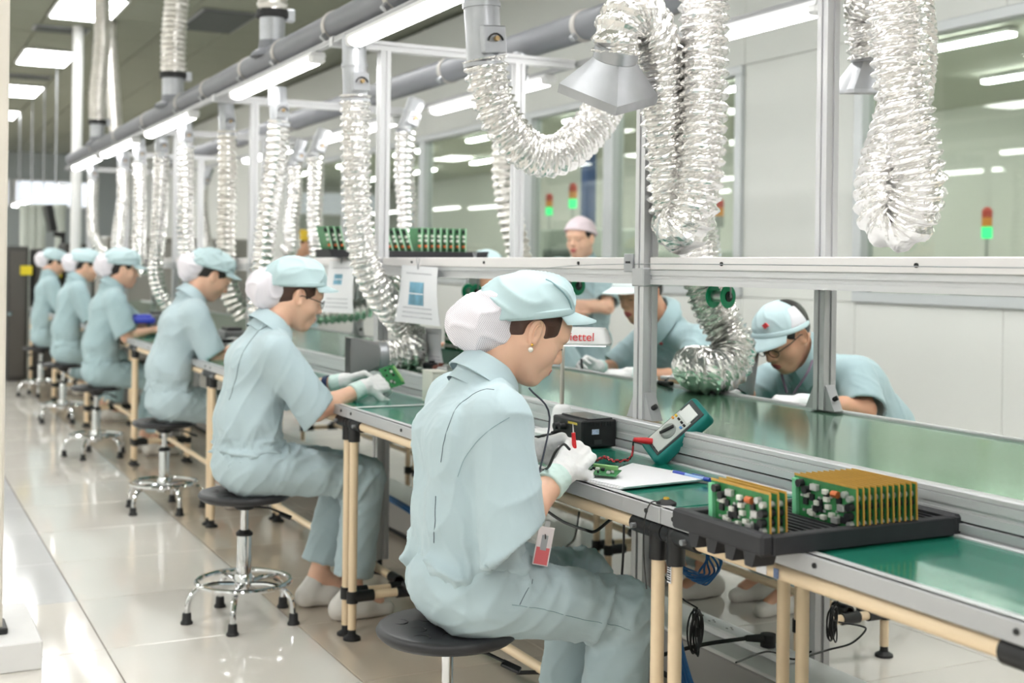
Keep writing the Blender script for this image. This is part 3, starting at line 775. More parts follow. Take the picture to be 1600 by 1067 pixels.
# G, J, K ... further hoses of the near pipe
def down(px0, y0, pts, lab, r=.053, n=18, seed=1, top=None, dull=False, pitch=.034, back=0.):
    Y = at(px0, y0, X=1.80)[1] + back
    q = [Pn(px, py, Y) for px, py in [(px0, y0)] + pts]
    return hose(lab, q, r=r, pitch=pitch, n=n, collar=q[0] + np.array([-.01, 0, top or .17]), seed=seed, dull=dull)
down(436, 190, [(430, 260), (418, 340), (410, 410), (404, 470), (404, 520)], 'foil hose falling behind the cap of the second woman', seed=21)
down(355, 205, [(355, 290), (353, 370), (354, 430), (364, 470), (380, 492)], 'foil hose beside the tall post, above the third woman', seed=22, dull=True)
down(291, 225, [(291, 300), (290, 370), (296, 430), (310, 468)], 'foil hose just left of the third post, behind the third woman', seed=23)
down(253, 240, [(251, 310), (247, 370), (243, 420), (250, 455), (262, 475)], 'foil hose falling past the brim of the fourth woman', seed=24)
down(219, 252, [(219, 320), (217, 380), (220, 430)], 'foil hose above the fourth woman', seed=25, n=14)
down(193, 262, [(193, 310), (187, 350), (184, 390), (188, 430)], 'foil hose just above the cap of the fourth woman', seed=26, n=14)
down(146, 280, [(144, 320), (145, 360), (152, 380), (165, 398)], 'short foil hose bending at the far end of the near pipe', seed=27, n=14)
# hoses of the far pipe
def fdown(px0, y0, pts, lab, r=.055, n=18, seed=1, dull=False, X=2.62, lean=(.06, .16)):
    Y = at(px0, y0, X=X)[1]
    q = [Pn(px, py, Y) for px, py in [(px0, y0)] + pts]
    return hose(lab, q, r=r, pitch=.034, n=n, collar=q[0] + np.array([lean[0], 0, lean[1]]), seed=seed, dull=dull)
fdown(635, 200, [(632, 270), (636, 340), (632, 400), (612, 450), (575, 480), (530, 488), (490, 490)], 'foil hose of the far pipe behind the board rack', seed=31)
fdown(797, 140, [(790, 200), (788, 270), (796, 330), (808, 385), (815, 430)], 'foil hose of the far pipe left of the slim second post', seed=32, dull=True)
fdown(493, 240, [(493, 290), (492, 340), (496, 390), (500, 430)], 'foil hose of the far pipe between the second woman and the rack', seed=33)
fdown(461, 255, [(460, 310), (455, 350), (456, 385), (445, 395)], 'foil hose of the far pipe with a short hook, above the second cap', seed=34, n=14)
fdown(318, 290, [(318, 330), (322, 365), (328, 400)], 'slim foil hose of the far pipe near the far posts', seed=35, n=12, r=.045)
# hoses coming down from the ceiling into the near pipe
def ceiling_hose(px, py, r, lab, seed):
    b = at(px, py, X=NPX); Y = b[1]; z0 = NPZ + .055
    h = empty('ceiling_hose', (NPX, Y, CEIL), lab, 'hose', 'hoses from the ceiling to the near pipe')
    mb = MB(); hose_mesh(mb, [(NPX + .02, Y, CEIL - .01), (NPX + .03, Y, 3.2), (NPX + .0, Y, 2.75), (NPX, Y, z0 + .17)], r, .035, .005, 22, .002, seed)
    mb.build('foil_hose', M_FOIL2, h, ang=70)
    MB().cyl((NPX, Y, z0 - .03), (NPX, Y, z0 + .18), r * .88, n=24).build('spigot', M_GALV, h)
    MB().lathe([(r * .95, -.02), (r * 1.1, -.018), (r * 1.1, .018), (r * .95, .02)], (NPX, Y, z0 + .16), 24).build('clamp', M_BLACKR, h)
    MB().box((NPX + r * 1.2, Y, z0 + .16), (.05, .05, .06), b=.006).build('clamp_screw', M_GALV, h)
    MB().lathe([(r * 1.5, 0), (r * 1.4, .02), (r * .95, .04), (r * .9, .08)], (NPX, Y, z0 - .05), 24).build('saddle', M_PIPE, h)
ceiling_hose(152, 225, .07, 'ribbed hose from the ceiling joining the far end of the near pipe', 41)
ceiling_hose(270, 165, .078, 'thick ribbed hose from the ceiling joining the middle of the near pipe', 42)
ceiling_hose(425, 90, .07, 'hose from the ceiling joining the near pipe above the second woman', 43)
h = empty('ceiling_hose', (2.6, 13.5, CEIL), 'thin ribbed hose behind the thicker one, under the ceiling vent', 'hose', 'hoses from the ceiling to the near pipe')
A = at(170, 60, Y=13.2); B_ = at(182, 215, Y=13.2)
mb = MB(); hose_mesh(mb, [(A[0], 13.2, CEIL - .01), tuple(A), tuple((A + B_) / 2), tuple(B_)], .07, .035, .005, 16, .002, 44); mb.build('foil_hose', M_FOIL2, h, ang=70)
MB().lathe([(.06, -.1), (.06, 0)], tuple(B_), 16).build('spigot', M_GALV, h)
# pale column beyond the pipe end
A = at(119, 300, Y=13.6)
tag(MB().cyl((A[0], 13.6, 0), (A[0], 13.6, CEIL), .055, n=16).lathe([(.1, 0), (.1, .02), (.06, .03)], (A[0], 13.6, 0), 16).build('steel_column', M_WHITE), 'slim white round column beyond the end of the near pipe', 'column')
# ================================================================ STOOLS
st = empty('stool', (0, 0, 0))
SZ = .462
seat = MB().lathe([(.02, SZ - .034), (.10, SZ - .034), (.150, SZ - .030), (.162, SZ - .02), (.165, SZ - .012), (.160, SZ - .003), (.150, SZ), (.10, SZ - .004), (.03, SZ - .008), (.001, SZ - .009)], n=40).build('seat', M_SEAT, st, ang=60)
sub(MB().lathe([(.012, SZ - .0095), (.012, SZ - .0065)], n=12).build('centre_hole', M_BLACKR), seat)
for k in range(10):
    a = k * math.pi / 5; rr = .075 if k % 2 else .115
    pts = [(rr * math.cos(a) + .02 * math.cos(t), rr * math.sin(a) + .02 * math.sin(t), SZ - (.006 if k % 2 else .0035)) for t in np.linspace(0, 2 * math.pi, 15)[:-1]]
    sub(MB().tube(pts, .0014, n=5, closed=True).build('moulded_ring', M_BLACKR), seat)
MB().lathe([(.03, SZ - .065), (.045, SZ - .05), (.05, SZ - .032)], n=20).build('seat_hub', M_BLACKR, st)
MB().cyl((0, 0, .27), (0, 0, SZ - .06), .0135, n=18).build('gas_rod', M_STEEL, st)
MB().lathe([(.026, .10), (.026, .305), (.024, .31)], n=20).build('gas_cylinder', M_STEEL, st)
MB().lathe([(.03, .303), (.03, .312), (.018, .322)], n=18).build('cylinder_collar', M_BLACKR, st)
MB().lathe([(.034, .095), (.036, .105), (.036, .15), (.028, .165)], n=18).build('base_hub', M_STEEL, st)
MB().tube([(.02, -.02, SZ - .055), (.07, -.06, SZ - .06), (.10, -.09, SZ - .075)], .004, n=8).box((.112, -.10, SZ - .085), (.045, .022, .008), b=.003, rot=np.array(Euler((.3, .35, -.7)).to_matrix())).build('lever', M_BLACK, st)
MB().tube([(.165 * math.cos(t), .165 * math.sin(t), .138) for t in np.linspace(0, 2 * math.pi, 49)[:-1]], .0095, n=10, closed=True).build('foot_ring', M_STEEL, st)
for k in range(5):
    a = 2 * math.pi * k / 5 + .35; c, s = math.cos(a), math.sin(a)
    leg = MB().tube(spline([(.03 * c, .03 * s, .128), (.10 * c, .10 * s, .132), (.155 * c, .155 * s, .12), (.19 * c, .19 * s, .085), (.198 * c, .198 * s, .03)], 5), .0105, n=10).build('leg', M_STEEL, st)
    sub(MB().lathe([(.021, 0), (.022, .006), (.0165, .014), (.0155, .036), (.013, .04)], (.198 * c, .198 * s, 0), 14).build('rubber_foot', M_BLACKR), leg)
STOOLS = [(1.175, 2.62, 'black round stool under the front woman'), (1.19, 4.45, 'chrome-footed black stool under the second woman'), (1.34, 6.60, 'chrome-footed black stool under the third woman'),
          (1.30, 8.59, 'chrome-footed black stool under the fourth woman'), (1.34, 10.55, 'chrome-footed black stool under the fifth woman'), (1.40, 12.62, 'farthest black stool, under the last woman')]
for i, (x, y, lab) in enumerate(STOOLS):
    o = st if i == 0 else copy_tree(st)
    o.location = (x, y, 0); o.rotation_euler.z = (0, .15, .8, 1.3, 2.1, 2.9)[i]
    tag(o, lab, 'stool', 'round black work stools')
for x, y, lab in ((3.42, 3.72, 'stool of the man in glasses behind the conveyor'), (3.42, 4.9, 'stool of the man in the white cap behind the conveyor'), (3.5, 6.4, 'stool further along behind the conveyor')):
    o = copy_tree(st); o.location = (x, y, 0); o.rotation_euler.z = 1.1; tag(o, lab, 'stool', 'stools behind the conveyor')
# ================================================================ PEOPLE: bodies and clothes as smooth distance-field surfaces
class Field:
    def __init__(s, lo, hi, h):
        s.lo = np.array(lo, float) - 2 * h; s.h = h
        s.n = np.ceil((np.array(hi, float) + 2 * h - s.lo) / h).astype(int) + 1
        s.D = np.full(s.n, 9., np.float32)
    def _blk(s, lo, hi):
        a = np.clip(np.floor((lo - s.lo) / s.h).astype(int), 0, s.n - 1); b = np.clip(np.ceil((hi - s.lo) / s.h).astype(int) + 1, 1, s.n)
        if np.any(b <= a): return None, None
        g = [(s.lo[k] + np.arange(a[k], b[k]) * s.h).astype(np.float32) for k in range(3)]
        return tuple(slice(a[k], b[k]) for k in range(3)), (g[0][:, None, None], g[1][None, :, None], g[2][None, None, :])
    def _mix(s, sl, d, k, op):
        A = s.D[sl]
        if op == 'add':
            if k <= 0: s.D[sl] = np.minimum(A, d)
            else:
                h = np.clip(.5 + .5 * (A - d) / k, 0, 1); s.D[sl] = A * (1 - h) + d * h - k * h * (1 - h)
        elif op == 'sub':
            if k <= 0: s.D[sl] = np.maximum(A, -d)
            else:
                h = np.clip(.5 - .5 * (A + d) / k, 0, 1); s.D[sl] = A * (1 - h) - d * h + k * h * (1 - h)
        else: s.D[sl] = np.maximum(A, d)
    def cone(s, a, b, ra, rb, k=.02, op='add', clip=None):
        a = np.asarray(a, float); b = np.asarray(b, float); m = max(ra, rb) + k + 3 * s.h
        sl, g = s._blk(np.minimum(a, b) - m, np.maximum(a, b) + m)
        if sl is None: return s
        ab = b - a; L = float(ab @ ab) + 1e-12
        q = [g[i] - a[i] for i in range(3)]
        t = np.clip((q[0] * ab[0] + q[1] * ab[1] + q[2] * ab[2]) / L, 0, 1)
        d = np.sqrt((q[0] - t * ab[0]) ** 2 + (q[1] - t * ab[1]) ** 2 + (q[2] - t * ab[2]) ** 2) - (ra + (rb - ra) * t)
        if clip is not None:
            cp_, cn_ = clip; d = np.maximum(d, (g[0] - cp_[0]) * cn_[0] + (g[1] - cp_[1]) * cn_[1] + (g[2] - cp_[2]) * cn_[2])
        s._mix(sl, d.astype(np.float32), k, op); return s
    def ell(s, c, r, R=None, k=.02, op='add'):
        c = np.asarray(c, float); r = np.asarray(r, float); R = np.eye(3) if R is None else R
        m = max(r) + k + 3 * s.h; sl, g = s._blk(c - m, c + m)
        if sl is None: return s
        q = [g[i] - c[i] for i in range(3)]
        p = [q[0] * R[0, i] + q[1] * R[1, i] + q[2] * R[2, i] for i in range(3)]
        k0 = np.sqrt(sum((p[i] / r[i]) ** 2 for i in range(3))); k1 = np.sqrt(sum((p[i] / r[i] ** 2) ** 2 for i in range(3))) + 1e-9
        s._mix(sl, (k0 * (k0 - 1) / k1).astype(np.float32), k, op); return s
    def ball(s, c, r, k=.01, op='add'): return s.ell(c, (r, r, r), None, k, op)
    def cut(s, p, n, lo=None, hi=None):
        """drop everything on the side n points to, inside the given box"""
        n = np.asarray(n, float); n = n / np.linalg.norm(n)
        sl, g = s._blk(s.lo if lo is None else np.asarray(lo), s.lo + s.n * s.h if hi is None else np.asarray(hi))
        s._mix(sl, ((g[0] - p[0]) * n[0] + (g[1] - p[1]) * n[1] + (g[2] - p[2]) * n[2]).astype(np.float32), 0, 'max'); return s
    def func(s, f):
        sl, g = s._blk(s.lo, s.lo + s.n * s.h); s.D = f(s.D, *g).astype(np.float32); return s
    def surf(s):
        D = s.D; n = D.shape; S = D < 0
        nc = tuple(k - 1 for k in n)
        cnt = np.zeros(nc, np.int8)
        for a in (0, 1):
            for b in (0, 1):
                for c in (0, 1): cnt += S[a:a + nc[0], b:b + nc[1], c:c + nc[2]]
        act = (cnt > 0) & (cnt < 8); idx = np.full(nc, -1, np.int32); ijk = np.argwhere(act); idx[act] = np.arange(len(ijk))
        acc = np.zeros((len(ijk), 3)); w = np.zeros(len(ijk))
        for ax in range(3):
            o = [k for k in range(3) if k != ax]
            for u in (0, 1):
                for v in (0, 1):
                    A = ijk.copy(); A[:, o[0]] += u; A[:, o[1]] += v; B = A.copy(); B[:, ax] += 1
                    da = D[A[:, 0], A[:, 1], A[:, 2]]; db = D[B[:, 0], B[:, 1], B[:, 2]]
                    m = (da < 0) != (db < 0); t = np.where(m, da / np.where(m, da - db, 1), 0)
                    p = A.astype(float); p[:, ax] += t; acc += p * m[:, None]; w += m
        V = s.lo + acc / w[:, None] * s.h
        Fs = []
        for ax in range(3):
            o = [k for k in range(3) if k != ax]
            sa = [slice(None)] * 3; sb = [slice(None)] * 3; sa[ax] = slice(0, n[ax] - 1); sb[ax] = slice(1, n[ax])
            e = np.argwhere(S[tuple(sa)] != S[tuple(sb)])
            e = e[(e[:, o[0]] > 0) & (e[:, o[1]] > 0) & (e[:, o[0]] < n[o[0]] - 1) & (e[:, o[1]] < n[o[1]] - 1)]
            q = []
            for u, v in ((-1, -1), (0, -1), (0, 0), (-1, 0)):
                c = e.copy(); c[:, o[0]] += u; c[:, o[1]] += v; q.append(idx[c[:, 0], c[:, 1], c[:, 2]])
            q = np.stack(q, 1); ins = S[e[:, 0], e[:, 1], e[:, 2]]
            flip = ins if ax != 1 else ~ins
            q[~flip] = q[~flip][:, ::-1]; Fs.append(q)
        return V, np.concatenate(Fs)

def vnormals(V, F):
    n = np.cross(V[F[:, 2]] - V[F[:, 0]], V[F[:, 3]] - V[F[:, 1]]); N = np.zeros_like(V)
    for k in range(4): np.add.at(N, F[:, k], n)
    return N / (np.linalg.norm(N, axis=1)[:, None] + 1e-12)
def vsmooth(V, F, it=1, lam=.5):
    for _ in range(it):
        A = np.zeros_like(V); c = np.zeros(len(V))
        for k in range(4):
            i, j = F[:, k], F[:, (k + 1) % 4]
            np.add.at(A, i, V[j]); np.add.at(A, j, V[i]); np.add.at(c, i, 1); np.add.at(c, j, 1)
        V = V * (1 - lam) + lam * A / c[:, None]
    return V
class Sines:
    def __init__(s, seed, freq, n=10, stretch=(1, 1, 1)):
        r = np.random.default_rng(seed); d = r.normal(size=(n, 3)); d /= np.linalg.norm(d, axis=1)[:, None]
        s.k = d * freq * (.6 + .8 * r.random(n))[:, None] / np.array(stretch); s.p = r.random(n) * 6.28; s.n = n
    def __call__(s, P): return np.sin(P @ s.k.T + s.p).sum(1) / math.sqrt(s.n)
def folds(P, seed, freq, stretch):
    """crease-like relief: sharp ridges from warped sines"""
    W = np.stack([Sines(seed + 5 + i, freq * .5)(P) for i in range(3)], 1) * .25 / freq * 2
    a = Sines(seed, freq, 6, stretch)(P + W)
    return 1.7 * np.exp(-2.4 * np.abs(a)) - .65
def to_obj(name, V, F, mats, parent, mi=None):
    me = bpy.data.meshes.new(name); nv, nf = len(V), len(F)
    me.vertices.add(nv); me.vertices.foreach_set('co', V.astype(np.float32).ravel())
    me.loops.add(nf * 4); me.loops.foreach_set('vertex_index', F.astype(np.int32).ravel())
    me.polygons.add(nf); me.polygons.foreach_set('loop_start', np.arange(0, nf * 4, 4, dtype=np.int32))
    me.polygons.foreach_set('use_smooth', np.ones(nf, bool))
    for m in (mats if isinstance(mats, (list, tuple)) else [mats]): me.materials.append(m)
    if mi is not None: me.polygons.foreach_set('material_index', mi.astype(np.int32))
    me.update(calc_edges=True); me.validate()
    return link(name, me, parent)
def RY(a): c, s = math.cos(a), math.sin(a); return np.array([[c, 0, s], [0, 1, 0], [-s, 0, c]])
def RZ(a): c, s = math.cos(a), math.sin(a); return np.array([[c, -s, 0], [s, c, 0], [0, 0, 1.]])
def RX(a): c, s = math.cos(a), math.sin(a); return np.array([[1., 0, 0], [0, c, -s], [0, s, c]])
def unit(v): v = np.asarray(v, float); return v / (np.linalg.norm(v) + 1e-12)

M_CLOTH = mat('pale_teal_workwear', (178, 197, 203), .85, 0, var=(7, .035), bump=(900, .12, .0006), sheen=.15)
M_CLOTH2 = mat('teal_workwear', (166, 191, 196), .85, 0, var=(7, .04), bump=(900, .12, .0006), sheen=.15)
M_CAP = mat('pale_teal_cap', (187, 210, 214), .8, 0, var=(9, .03), bump=(900, .1, .0006))
M_CAPW = mat('white_cap', (226, 236, 236), .8, 0, bump=(900, .1, .0006))
M_CAPP = mat('pink_white_cap', (232, 216, 222), .8)
M_SEAMT = mat('seam_thread', (132, 156, 164), .9)
M_SEAMD = mat('dark_seam', (92, 104, 114), .9)
M_SKIN = mat('skin', (238, 192, 164), .5, 0, var=(16, .03), sss=.12)
M_SKIN2 = mat('tanned_skin', (222, 170, 140), .5, 0, var=(16, .03), sss=.12)
M_LIP = mat('lips', (186, 92, 90), .4)
M_HAIRB = mat('dark_brown_hair', (74, 48, 38), .45, 0, bump=(220, .5, .002), aniso=(.15, 1, 1))
M_HAIRK = mat('black_hair', (28, 24, 24), .45, 0, bump=(220, .5, .002), aniso=(.15, 1, 1))
M_GLOVE = mat('white_knit_glove', (240, 240, 240), .9, 0, bump=(500, .35, .001), var=(30, .02))
M_CUFF = mat('pale_green_cuff', (214, 236, 230), .9, 0, bump=(600, .4, .001))
M_SHOE = mat('white_shoe', (232, 228, 222), .6, 0, var=(12, .03))
M_PEARL = mat('pearl', (244, 238, 230), .15, 0, coat=.6)
M_GOLD = mat('gold', (226, 176, 84), .25, 1.)
M_FRAMEG = mat('spectacle_frame', (22, 22, 26), .3)
M_REDM = mat('red_mark', (216, 66, 70), .6)
def net_material():
    m = bpy.data.materials.new('hair_netting'); m.use_nodes = True
    nt = m.node_tree; b = nt.nodes['Principled BSDF']; b.inputs['Roughness'].default_value = .85
    tc = nt.nodes.new('ShaderNodeTexCoord'); prev = None
    for k, ang in enumerate((.7, -.75)):      # two crossing sets of threads
        mp = nt.nodes.new('ShaderNodeMapping'); mp.inputs['Rotation'].default_value = (.35, ang, .45)
        w = nt.nodes.new('ShaderNodeTexWave'); w.inputs['Scale'].default_value = 88; w.inputs['Distortion'].default_value = 1.2; w.inputs['Detail'].default_value = 1
        nt.links.new(tc.outputs['Object'], mp.inputs['Vector']); nt.links.new(mp.outputs['Vector'], w.inputs['Vector'])
        if prev:
            mx = nt.nodes.new('ShaderNodeMath'); mx.operation = 'MAXIMUM'
            nt.links.new(prev, mx.inputs[0]); nt.links.new(w.outputs['Fac'], mx.inputs[1]); prev = mx.outputs[0]
        else: prev = w.outputs['Fac']
    r = nt.nodes.new('ShaderNodeValToRGB'); r.color_ramp.elements[0].position = .45; r.color_ramp.elements[1].position = .8
    r.color_ramp.elements[0].color = (*srgb((204, 197, 207)), 1); r.color_ramp.elements[1].color = (*srgb((244, 240, 246)), 1)
    nt.links.new(prev, r.inputs['Fac']); nt.links.new(r.outputs['Color'], b.inputs['Base Color'])
    return m
M_NET = net_material()

def head_field(fd, H, R, sc, male=False):
    T = lambda *p: H + R @ (np.array(p) * sc)
    e = lambda c, r, k, op='add': fd.ell(T(*c), np.array(r) * sc, R, k * sc, op)
    cn = lambda a, b, ra, rb, k: fd.cone(T(*a), T(*b), ra * sc, rb * sc, k * sc)
    e((-.012, 0, .032), (.095, .074, .086), .02)
    e((.028, 0, -.028), (.060, .057, .080), .03)
    w = 1.08 if male else 1.
    for s in (-1, 1):
        cn((-.002, s * .050 * w, -.03), (.048, s * .018 * w, -.098), .019, .016, .03)
        fd.ball(T(.050, s * .036, -.030), .027 * sc, .025 * sc)
        cn((.078, s * .044, .024), (.088, s * .014, .021), .008, .007, .014)
    e((.066, 0, -.096), (.019, .022, .017), .022)
    e((.055, 0, .045), (.040, .052, .045), .03)
    e((.079, 0, -.062), (.019, .027, .024), .018)
    cn((.086, 0, .014), (.106, 0, -.026), .0075, .0105, .012)
    for s in (-1, 1):
        fd.ball(T(.096, s * .011, -.031), .0085 * sc, .008 * sc)
        fd.ball(T(.100, s * .031, .002), .0125 * sc, .012 * sc, 'sub')
        fd.ball(T(.0745, s * .031, .001), .0145 * sc, .004 * sc)
    e((.0935, 0, -.0575), (.0085, .019, .0055), .004)
    e((.0915, 0, -.0675), (.0095, .017, .0065), .004)
    cn((-.028, 0, -.035), (-.04, 0, -.09), .047 * w, .044 * w, .025)
    for s in (-1, 1):
        RE = R @ RZ(s * -.35) @ RY(-.2)
        fd.ell(T(-.008, s * .076, -.004), np.array((.019, .0075, .031)) * sc, RE, .006 * sc)
        fd.ell(T(-.003, s * .086, .001), np.array((.0115, .008, .019)) * sc, RE, .003 * sc, 'sub')
        fd.ball(T(-.002, s * .078, -.026), .0085 * sc, .006 * sc)

def hand_ops(fd, W, fdir, pal, thumb_side, curl=(.9, 1.0, .7), spread=.012, tcurl=.5, sc=1., k=.008, fat=1., vary=(0, 0, 0, 0)):
    """palm of four metacarpals, four fingers of three bones, thumb from the side of the palm; fdir wrist->knuckles, pal = way the palm faces"""
    f = unit(fdir); n = unit(np.asarray(pal) - f * np.dot(pal, f)); t = np.cross(n, f) * thumb_side
    W = np.asarray(W, float); tips = []
    for i, (off, L, r) in enumerate(((.030, .072, .0088), (.010, .080, .0090), (-.010, .074, .0088), (-.028, .058, .0080))):
        a = W + t * off * .55 * sc; kn = W + f * (.088 - (.004, 0, .004, .012)[i]) * sc + t * off * sc
        fd.cone(a, kn, .0145 * sc * fat, .0122 * sc * fat, .007 * sc)
        p = kn; ang = 0.
        for c, fr, rr in ((curl[0], .46, 1.), (curl[1], .30, .93), (curl[2], .24, .84)):
            ang += c + vary[i] * .3
            d = f * math.cos(ang) + n * math.sin(ang) + t * (spread * (1.5 - i) * 3)
            q = p + unit(d) * L * fr * sc * 1.05
            fd.cone(p, q, r * rr * sc * fat, r * rr * .95 * sc * fat, .0025 * sc); p = q
        tips.append(p)
    b = W + f * .022 * sc + t * .022 * sc
    p = b; dirs = (unit(f * .75 + t * .75 + n * .45), unit(f * (.9) + t * (.25) + n * (.45 + tcurl * .3)), unit(f * .9 - t * .15 * tcurl + n * (.35 + tcurl * .5)))
    for d, L, r0, r1 in zip(dirs, (.046, .034, .028), (.0155, .0118, .0105), (.012, .0108, .009)):
        q = p + d * L * sc; fd.cone(p, q, r0 * sc * fat, r1 * sc * fat, .006 * sc); p = q
    return tips + [p]

def seam_on(name, parent, V, F, pts, r=.0012, m=None, n=24):
    from mathutils.bvhtree import BVHTree
    bv = BVHTree.FromPolygons([tuple(v) for v in V], [tuple(f) for f in F])
    out = []
    for p in resample(spline(pts, 10), .012)[0]:
        q = bv.find_nearest(Vector(p))
        if q[0] is not None: out.append(np.array(q[0]) + np.array(q[1]) * r * .3)
    return MB().tube(out, r, n=6).build(name, m or M_SEAMT, parent)

def px_on(V, F, pix):
    from mathutils.bvhtree import BVHTree
    bv = BVHTree.FromPolygons([tuple(v) for v in V], [tuple(f) for f in F]); out = []
    for x, y in pix:
        d = Vector(tuple(at(x, y, Y=3.) - np.array([0, 0, CAM_H]))).normalized()
        q = bv.ray_cast(Vector((0, 0, CAM_H)), d)
        if q[0] is not None: out.append(np.array(q[0]))
    return out
def seam_px(name, parent, V, F, pix, r=.0009, m=None):
    p = px_on(V, F, pix)
    if len(p) > 2: return seam_on(name, parent, V, F, p, r, m)

def person(S):
    """S: joints in a local frame (x ahead, y left, z up) at S['at'], turned by S['psi']"""
    rx, ry = S['at']; psi = S.get('psi', 0.); RP = RZ(psi)
    base = np.array([rx, ry, 0.])
    G = lambda p: base + RP @ np.asarray(p, float)
    root = empty('person', (rx, ry, 0), S['label'], 'person', S.get('group'))
    h = S['h']; male = S.get('male', False)
    J = {k: G(v) for k, v in S['j'].items()}
    lat = unit(J['shL'] - J['shR']); fwd = RP @ np.array([1., 0, 0])
    R = RP @ RZ(S.get('hyaw', 0)) @ RY(math.radians(S['pitch'])) @ RX(S.get('hroll', 0)); H = J['H']; sc = S.get('hs', 1.04 if male else .98)
    cloth = S.get('cloth', M_CLOTH); skin = S.get('skin', M_SKIN); seed = S.get('seed', 1)
    allp = np.array(list(J.values()))
    SH = {'R': J['shR'], 'L': J['shL']}; EL = {'R': J['elR'], 'L': J['elL']}; WR = {'R': J['wrR'], 'L': J['wrL']}
    hands = S.get('hands', {})
    # ---- body: head, neck, core, arms, (bare hands), shins
    lo = allp.min(0) - .16; hi = allp.max(0) + .17
    fd = Field(lo, hi, h)
    fd.cone(J['P'], J['W'], .07, .07, .03).cone(J['W'], J['C'], .07, .07, .03).cone(J['C'], J['N'] - np.array([0, 0, .03]), .055, .045, .03)
    fd.cone(J['N'] - np.array([0, 0, .02]), H + R @ (np.array((-.035, 0, -.05)) * sc), .055 if male else .050, .052 if male else .045, .025)
    for s in 'RL':
        fd.cone(J['C'] + np.array([0, 0, .03]), SH[s] - np.array([0, 0, .015]), .04, .038, .02)
        fd.cone(SH[s] - np.array([0, 0, .015]), EL[s], .04, .037, .015).cone(EL[s], EL[s] * .65 + WR[s] * .35, .037, .037, .015).cone(EL[s] * .65 + WR[s] * .35, WR[s], .037, .024, .012)
        if s in hands and not hands[s].get('glove'):
            q = hands[s]; hand_ops(fd, WR[s], RP @ np.array(q['f']), RP @ np.array(q['n']), 1 if s == 'R' else -1, q.get('curl', (.5, .6, .4)), tcurl=q.get('t', .5))
        fd.cone(J['P'], J['hip' + s], .07, .07, .03).cone(J['hip' + s], J['kn' + s], .06, .05, .03).cone(J['kn' + s], J['an' + s], .05, .034, .02)
        ft = unit(S.get('toe' + s, S.get('toe', RP @ np.array([1., 0, 0]))))
        fd.cone(J['an' + s], J['an' + s] + ft * .1 - np.array([0, 0, .045]), .034, .026, .02)
    head_field(fd, H, R, sc, male)
    V, F = fd.surf(); V = vsmooth(V, F, 1, .35)
    fc = (V[F].mean(1) - H) @ R / sc
    lip = ((fc[:, 0] - .095) / .016) ** 2 + (fc[:, 1] / .0215) ** 2 + ((fc[:, 2] + .0625) / .0115) ** 2 < 1
    body = to_obj('body', V, F, [skin, M_LIP], root, lip.astype(int))
    T = lambda *p: H + R @ (np.array(p) * sc)
    for s in (-1, 1):     # brow and lash line, parts of the face
        MB().tube([T(.0865 - .9 * (abs(y) - .02) ** 2 * 10, s * abs(y), .0265 - .25 * max(0, abs(y) - .038)) for y in np.linspace(.013, .05, 7)], [.0012, .002, .0023, .0023, .002, .0016, .0008], n=6).build('eyebrow', S.get('hair', M_HAIRB), root)
        MB().tube([T(.0885 - 6.5 * (abs(y) - .031) ** 2 * 3, s * y, -.0035 + .35 * (y - .031) ** 2 * 10) for y in np.linspace(.019, .0445, 8)], [.0006, .0011, .0013, .0014, .0014, .0013, .0012, .0006], n=6).build('eyelashes', M_HAIRK, root)
    if h < .0056:
        for s in (-1, 1):     # rim and inner fold of the ear
            RE = R @ RZ(s * -.35) @ RY(-.2); ce = T(-.008, s * .0795, -.004)
            for nm, sx, sz, a0, a1, rr in (('ear_rim', .0165, .0285, -.9, 3.6, .0024), ('ear_fold', .0095, .018, -.4, 3.3, .0018)):
                MB().tube([ce + RE @ (np.array([-sx * math.sin(t) * .9 + (.0 if nm == 'ear_rim' else .001), s * .0035, sz * math.cos(t)]) * sc) for t in np.linspace(a0, a1, 16)], [rr * sc * (.5 + .5 * math.sin(math.pi * min(1, (i + .6) / 15))) for i in range(16)], n=6).build(nm, skin, root)
    # ---- hair
    if S.get('hair_on', True):
        fh = Field(H - .16, H + .16, max(h, .004))
        fh.ell(T(-.012, 0, .030), np.array((.1005, .0795, .088)) * sc, R, 0)
        fh.cone(T(-.06, 0, -.02), T(-.055, 0, -.06), .042 * sc, .03 * sc, .03)
        def hairf(D, x, y, z):
            q = [x - H[0], y - H[1], z - H[2]]
            l = [(q[0] * R[0, i] + q[1] * R[1, i] + q[2] * R[2, i]) / sc for i in range(3)]
            a = np.maximum(l[0] - .002, -.082 - l[2] + .25 * (l[0] + .05)); b = (S.get('hl', -.018) + .85 * l[0] - l[2]) * .75
            keep = np.minimum(a, b)
            ear = .026 - np.sqrt((l[0] + .006) ** 2 + (np.abs(l[1]) - .08) ** 2 * .5 + (l[2] + .002) ** 2 * .7)
            return np.maximum(np.maximum(D, keep * sc), ear * sc)
        fh.func(hairf); Vh, Fh = fh.surf()
        if len(Vh): to_obj('hair', vsmooth(Vh, Fh, 1, .4), Fh, S.get('hair', M_HAIRB), root)
    # ---- cap
    cp = S.get('cap', {}); style = cp.get('style', 'net')
    RC = RP @ RZ(S.get('hyaw', 0) + cp.get('yaw', 0)) @ RY(math.radians(cp.get('pitch', -4))) @ RX(S.get('hroll', 0))
    CC = H + (RP @ RZ(S.get('hyaw', 0)) @ np.array(cp['offw']) if 'offw' in cp else R @ (np.array(cp.get('off', (.004, 0, .03))) * sc)); k_ = sc * cp.get('k', 1.)
    TC = lambda *p: CC + RC @ (np.array(p) * k_)
    mcap = cp.get('mat', M_CAP)
    fc_ = Field(CC - .22, CC + .2, max(.8 * h, .004))
